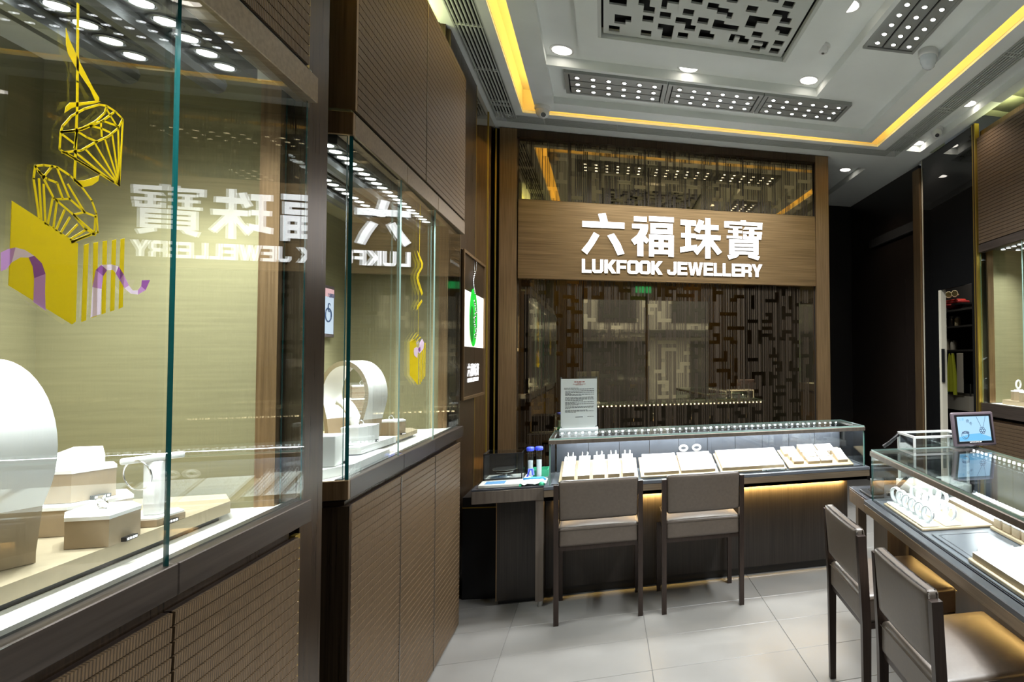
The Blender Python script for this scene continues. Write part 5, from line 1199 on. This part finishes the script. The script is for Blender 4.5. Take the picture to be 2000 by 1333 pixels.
# ================================================================== CHAIRS
def chair(label, loc, rz):
    """low-backed counter chair; local frame: back at y = 0, seat runs to +y"""
    t = thing('counter_chair', label, 'chair', loc, rz, 'leather counter chairs')
    W = 0.238
    for s in (-1, 1):
        q = MB(); x0, x1 = sorted((s * (W + 0.016), s * (W - 0.012)))
        q.add([(x0, -0.014, 0.0), (x1, -0.014, 0.0), (x1, 0.014, 0.0), (x0, 0.014, 0.0), (x0, -0.018, 0.46), (x1, -0.018, 0.46), (x1, 0.020, 0.46), (x0, 0.020, 0.46), (x0, -0.034, 0.815), (x1, -0.034, 0.815), (x1, 0.002, 0.815), (x0, 0.002, 0.815)],
              [(0, 3, 2, 1), (8, 9, 10, 11)] + [(a + i, a + (i + 1) % 4, a + 4 + (i + 1) % 4, a + 4 + i) for a in (0, 4) for i in range(4)])
        q.put('leg', 'leg_metal', t)
        q = MB(); q.add([(x0, 0.376, 0.0), (x1, 0.376, 0.0), (x1, 0.402, 0.0), (x0, 0.402, 0.0), (x0, 0.368, 0.46), (x1, 0.368, 0.46), (x1, 0.404, 0.46), (x0, 0.404, 0.46)],
                        [(0, 3, 2, 1), (4, 5, 6, 7)] + [(i, (i + 1) % 4, 4 + (i + 1) % 4, 4 + i) for i in range(4)])
        q.put('leg', 'leg_metal', t)
    MB().box(-W + 0.012, W - 0.012, 0.0, 0.39, 0.425, 0.450).put('seat_frame', 'leg_metal', t)
    bm = bmesh.new(); bmesh.ops.create_cube(bm, size=1.0)
    bmesh.ops.bevel(bm, geom=list(bm.edges), offset=0.10, segments=3, affect='EDGES', profile=0.5)
    def cushion(name, x0, x1, y0, y1, z0, z1, bev, crown=0.0, lean=0.0, bow=0.0):
        b = bmesh.new(); bmesh.ops.create_grid(b, x_segments=1, y_segments=1, size=0.5); b.free()
        b = bmesh.new(); bmesh.ops.create_cube(b, size=1.0)
        for p in b.verts: p.co = Vector(((x0 + x1) / 2 + p.co.x * (x1 - x0), (y0 + y1) / 2 + p.co.y * (y1 - y0), (z0 + z1) / 2 + p.co.z * (z1 - z0)))
        bmesh.ops.subdivide_edges(b, edges=list(b.edges), cuts=6, use_grid_fill=True)
        eds = [e for e in b.edges if len(e.link_faces) == 2 and e.calc_face_angle(0) > 0.5]
        bmesh.ops.bevel(b, geom=eds, offset=bev, segments=3, affect='EDGES', profile=0.5)
        for p in b.verts:
            u, v, w = 2 * (p.co.x - x0) / (x1 - x0) - 1, 2 * (p.co.y - y0) / (y1 - y0) - 1, (p.co.z - z0) / (z1 - z0)
            p.co.z += crown * max(0, 1 - u * u) * max(0, 1 - v * v) * w
            p.co.y += lean * (p.co.z - z0) + bow * (1 - u * u)
        m = MB(); b.verts.index_update(); m.add([p.co[:] for p in b.verts], [[p.index for p in f.verts] for f in b.faces], 0, True); b.free()
        return m.put(name, 'leather', t)
    cushion('seat', -W + 0.010, W - 0.010, -0.010, 0.415, 0.448, 0.562, 0.014, 0.022)
    sm = MB(); z = 0.546
    sm.box(-W + 0.008, W - 0.008, -0.0125, -0.0095, z, z + 0.003).box(-W + 0.008, W - 0.008, 0.4145, 0.4170, z, z + 0.003)
    sm.box(-W + 0.0075, -W + 0.0105, -0.0095, 0.4145, z, z + 0.003).box(W - 0.0105, W - 0.0075, -0.0095, 0.4145, z, z + 0.003)
    sm.put('seat_welt', 'leather', t)
    cushion('backrest', -W + 0.014, W - 0.014, -0.020, 0.026, 0.604, 0.838, 0.014, 0.0, -0.08, -0.006)
    bm.free()
    return t
ch = chair('leather chair at the left of the back counter, before the ring tray', (-0.022, 3.848, 0), 0.0)
clone(ch, 'leather chair at the back counter, second from the left', (0.597, 3.825, 0), 0.0)
clone(ch, 'farther leather chair at the right counter, seat lit yellow', (1.050, 2.592, 0), -PI / 2 - 0.07)
clone(ch, 'nearest leather chair at the right counter, cut by the picture edge', (0.992, 1.905, 0), -PI / 2 - 0.07)

# ================================================================== RIGHT WALL CABINET (skewed)
RA = -0.052
c3 = thing('display_cabinet', 'right wall cabinet with a lit beige window and dark woven panels', 'display cabinet', (3.105, 4.63, 0), RA)
MB().box(-0.012, 0.03, -0.055, -0.002, 0.0, 3.57).put('brass_post', 'brass', c3)
MB().box(-0.014, -0.010, -0.036, -0.020, 0.0, 3.57).put('post_groove', 'dark_bronze_up', c3)
NE = -2.3
MB().box(0.022, 0.60, NE, -0.10, 0.0, 1.02).put('carcass', 'dark_bronze_up', c3)
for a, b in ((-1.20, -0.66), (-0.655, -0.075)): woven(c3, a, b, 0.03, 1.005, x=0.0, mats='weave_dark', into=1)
MB().rbox(0.0, 0.045, NE, -0.060, 1.045, 1.150, 0.002, 1).put('ledge', 'dark_bronze', c3)
MB().box(0.04, 0.60, NE, -0.06, 1.09, 1.146).put('deck', 'deck', c3)
for a, b in ((NE, -0.66), (-0.655, -0.062)): glass_x(c3, a, b, 1.150, 2.440, 0.012)
glass_y(c3, 0.016, 0.070, 1.150, 2.440, -0.066)
MB().box(0.074, 0.076, -0.080, -0.068, 1.15, 2.46).put('slot_bead', 'steel', c3)
MB().box(0.070, 0.125, -0.085, -0.060, 1.15, 2.47).put('end_post', 'bronze', c3)
MB().box(0.125, 0.60, -0.085, -0.070, 1.15, 2.47).put('end_lining', 'fabric', c3)
MB().box(0.585, 0.60, NE, -0.07, 1.15, 2.47).put('back_lining', 'fabric', c3)
MB().box(0.006, 0.60, NE, -0.06, 2.462, 2.50).put('cabinet_roof', 'fabric', c3)
MB().rbox(0.0, 0.05, NE, -0.060, 2.438, 2.505, 0.002, 1).put('header', 'dark_bronze', c3)
MB().box(0.022, 0.60, NE, -0.06, 2.50, 3.44).put('upper_carcass', 'dark_bronze_up', c3)
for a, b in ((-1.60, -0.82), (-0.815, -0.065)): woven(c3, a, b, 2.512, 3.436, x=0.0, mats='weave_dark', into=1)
MB().box(0.04, 0.30, NE, -0.05, 3.44, 3.50).put('top_rail', 'bronze', c3)
lb_ = MB().box(0.05, 0.30, NE, -0.20, 2.44, 2.462).put('light_bar', 'dark_steel', c3)
for lx in (0.11, 0.25):
    for k in range(9):
        q = link('lamp', lamp_disc, lb_, (lx, -0.26 - 0.075 * k, 2.438)); link('lamp_rim', lamp_rim, lb_, (lx, -0.26 - 0.075 * k, 2.438))
        if k % 2 == 0: light('cabinet_beam', 'SPOT', (lx, -0.26 - 0.075 * k, 2.425), E_CAB * 1.1, COOL, (0, 0, 0), 0.02, None, 100, 0.8, parent=c3)
CW = Matrix.Translation((3.105, 4.63, 0)) @ Matrix.Rotation(RA, 4, 'Z')
def cpt(x, y, z): return (CW @ Vector((x, y, z)))[:]
def hexr(label, lx, ly, z, r, h, cat='jewellery box', **k):
    c_ = cpt(lx, ly, 0); return hexbox(label, [(c_[0] + r * math.cos(a + 0.3), c_[1] + r * math.sin(a + 0.3)) for a in [i * PI / 3 for i in range(6)]], z, h, cat=cat, **k)
plat('tan board on the deck of the right wall cabinet', [cpt(0.10, -0.22, 0)[:2], cpt(0.10, -1.4, 0)[:2], cpt(0.54, -1.4, 0)[:2], cpt(0.54, -0.16, 0)[:2], cpt(0.20, -0.16, 0)[:2]], 1.147, 1.182, 'tan')
hexr('tan hexagon box with a white ring stand in the right wall cabinet', 0.20, -0.30, 1.183, 0.060, 0.070, ring=False)
hexr('second tan hexagon box nearer the camera in the right wall cabinet', 0.16, -0.47, 1.183, 0.060, 0.070)
t = thing('ring_stand', 'white loop stand on the hexagon box, right wall cabinet', 'display stand', cpt(0.20, -0.30, 1.262), 0.6)
MB().rbox(-0.038, 0.038, -0.026, 0.026, 0, 0.008, 0.003, 2).put('base', 'white_pad', t)
MB().torus((0, 0, 0.050), 0.032, 0.008, (0.25, 1, 0.0), 24, 8).put('loop', 'white_pad', t)
arch('white arch bust cut by the right picture edge, right wall cabinet', cpt(0.38, -0.50, 1.183), RA + 0.35, R=0.15, depth=0.14)

# ================================================================== PANTRY BEHIND THE DOORWAY
pn = thing('pantry_shelves', 'dark open shelves seen through the narrow doorway', 'shelf', (3.78, 6.1, 0))
for z in (1.60, 1.86, 2.04): MB().box(-0.10, 0.30, -0.75, 0.75, z, z + 0.02).put('shelf_board', 'black_soft', pn)
MB().box(0.28, 0.30, -0.75, 0.75, 0.9, 2.9).put('shelf_back', 'black_soft', pn)
for k, y in enumerate((6.25, 6.14, 6.03, 5.91)):
    t = thing('mug', '%s pale mug lying mouth-first in the top row of the pantry' % ORD[k], 'mug', (3.70, y, 2.228))
    MB().lathe((0, 0, 0), [(0.030, 0), (0.034, 0.010), (0.036, 0.085), (0.032, 0.085), (0.030, 0.012)], 18).put('mug_body', 'mug', t).rotation_euler = (0, -PI / 2, 1.02)
    MB().torus((0.03, 0.0, 0.0), 0.020, 0.004, (0.3, 0, 1), 12, 5).put('handle', 'mug', t)
t = thing('red_bowl', 'red bowl on the upper pantry shelf', 'bowl', (3.76, 6.02, 2.061))
MB().lathe((0, 0, 0), [(0.04, 0), (0.07, 0.012), (0.10, 0.045), (0.11, 0.062), (0.104, 0.062), (0.06, 0.014)], 20).put('bowl_body', 'red_ware', t)
t = thing('red_cloth', 'red folded packets lying under the mugs in the pantry', 'packet', (3.74, 6.05, 2.127))
MB().rbox(-0.05, 0.10, -0.22, 0.22, 0, 0.030, 0.008, 2).put('packet', 'red_ware', t); MB().rbox(-0.04, 0.08, -0.18, 0.16, 0.030, 0.05, 0.008, 2).put('packet', 'shop_red', t)
MB().box(-0.06, 0.26, -0.30, 0.30, -0.02, 0.0).put('rack', 'black', t)
for k, (y, z, r, h, m_) in enumerate(((6.26, 1.621, 0.035, 0.11, 'pale_case'), (6.16, 1.621, 0.045, 0.12, 'ceramic'), (6.04, 1.621, 0.038, 0.10, 'pale_case'), (6.22, 1.881, 0.03, 0.10, 'ceramic'), (6.06, 1.881, 0.04, 0.11, 'black'), (5.95, 1.881, 0.035, 0.10, 'mug'))):
    t = thing('storage_jar', ('%s jar from the left on the %s pantry shelf' % (ORD[k % 3], 'lower' if k < 3 else 'middle')), 'jar', (3.76, y, z))
    MB().lathe((0, 0, 0), [(r, 0), (r, h * 0.8), (r * 0.75, h * 0.9)], 16).put('jar_body', m_, t); MB().cyl((0, 0, h * 0.9), r * 0.8, h * 0.14, 16).put('lid', 'dark_steel', t)
t = thing('wash_basin', 'square pale wash basin in the pantry', 'basin', (3.80, 6.08, 0.965))
b = MB(); b.box(-0.10, 0.22, -0.42, 0.32, 0, 0.02).box(-0.10, -0.08, -0.42, 0.32, 0.02, 0.155).box(0.20, 0.22, -0.42, 0.32, 0.02, 0.155).box(-0.08, 0.20, -0.42, -0.40, 0.02, 0.155).box(-0.08, 0.20, 0.30, 0.32, 0.02, 0.155)
b.put('bowl', 'ceramic', t)
MB().box(-0.05, 0.24, -0.40, 0.32, -0.965, 0).put('pedestal', 'black_soft', t)
MB().cyl((0.16, -0.05, 0.13), 0.012, 0.14, 10).tube([(0.16, -0.05, 0.26), (0.10, -0.05, 0.28), (0.04, -0.05, 0.25)], 0.010).put('tap', 'steel', t)
t = thing('soap_bottle', 'pump soap bottle standing on the basin edge', 'bottle', (3.712, 6.13, 1.121))
MB().lathe((0, 0, 0), [(0.032, 0), (0.034, 0.01), (0.034, 0.085), (0.014, 0.105)], 16).put('bottle_body', 'bottle_green', t)
MB().box(-0.0352, -0.0345, -0.018, 0.018, 0.025, 0.07).put('bottle_label', 'paper', t)
MB().cyl((0, 0, 0.105), 0.009, 0.035, 10).tube([(0, 0, 0.145), (0, -0.03, 0.145)], 0.006).put('pump', 'white_plastic', t)
t = thing('dark_bottle', 'dark squat bottle left of the pump soap bottle', 'bottle', (3.712, 6.27, 1.121))
MB().lathe((0, 0, 0), [(0.034, 0), (0.036, 0.06), (0.014, 0.085), (0.014, 0.10)], 16).put('bottle_body', 'black', t); MB().cyl((0, 0, 0.10), 0.016, 0.02, 12).put('cap', 'dark_steel', t)
t = thing('towel', 'yellow-green towel hanging in the pantry', 'towel', (3.655, 5.92, 1.58))
m = MB(); n = 9
v = []
for j in range(7):
    z = -0.42 * j / 6; wd = 0.035 + 0.055 * math.sin(min(1, j / 4.5) * PI / 2)
    for i in range(n): v.append((0.012 * math.sin(i * 2.1), -wd + 2 * wd * i / (n - 1), z - (0.03 if i < 4 and j == 6 else 0)))
k = len(v); v += [(p[0] + 0.008, p[1], p[2]) for p in v]
f = [(j * n + i, j * n + i + 1, (j + 1) * n + i + 1, (j + 1) * n + i) for j in range(6) for i in range(n - 1)]
m.add(v, f + [tuple(k + q for q in x[::-1]) for x in f], 0, True); m.put('cloth', 'towel', t); MB().cyl((-0.01, 0, -0.005), 0.010, 0.03, 10, axis='x').put('hook', 'steel', t)
t = thing('hanging_sheet', 'pale paper sheet hanging right of the towel', 'sheet', (3.655, 5.76, 1.58))
MB().rbox(0, 0.006, -0.06, 0.06, -0.42, 0.0, 0.002, 1).put('sheet', 'ceramic', t)
t = thing('exit_sign', 'green lit exit sign hanging over the shop entrance, mirrored in the back wall', 'sign', (0.85, -2.2, 3.0))
MB().rbox(-0.17, 0.17, -0.02, 0.02, 0, 0.14, 0.004, 1).put('case', 'exit_green', t)
MB().box(-0.003, 0.003, -0.003, 0.003, 0.14, 0.65).put('hanger', 'steel', t)

for o in list(COL.objects):
    if '_hung' in o: del o['_hung']
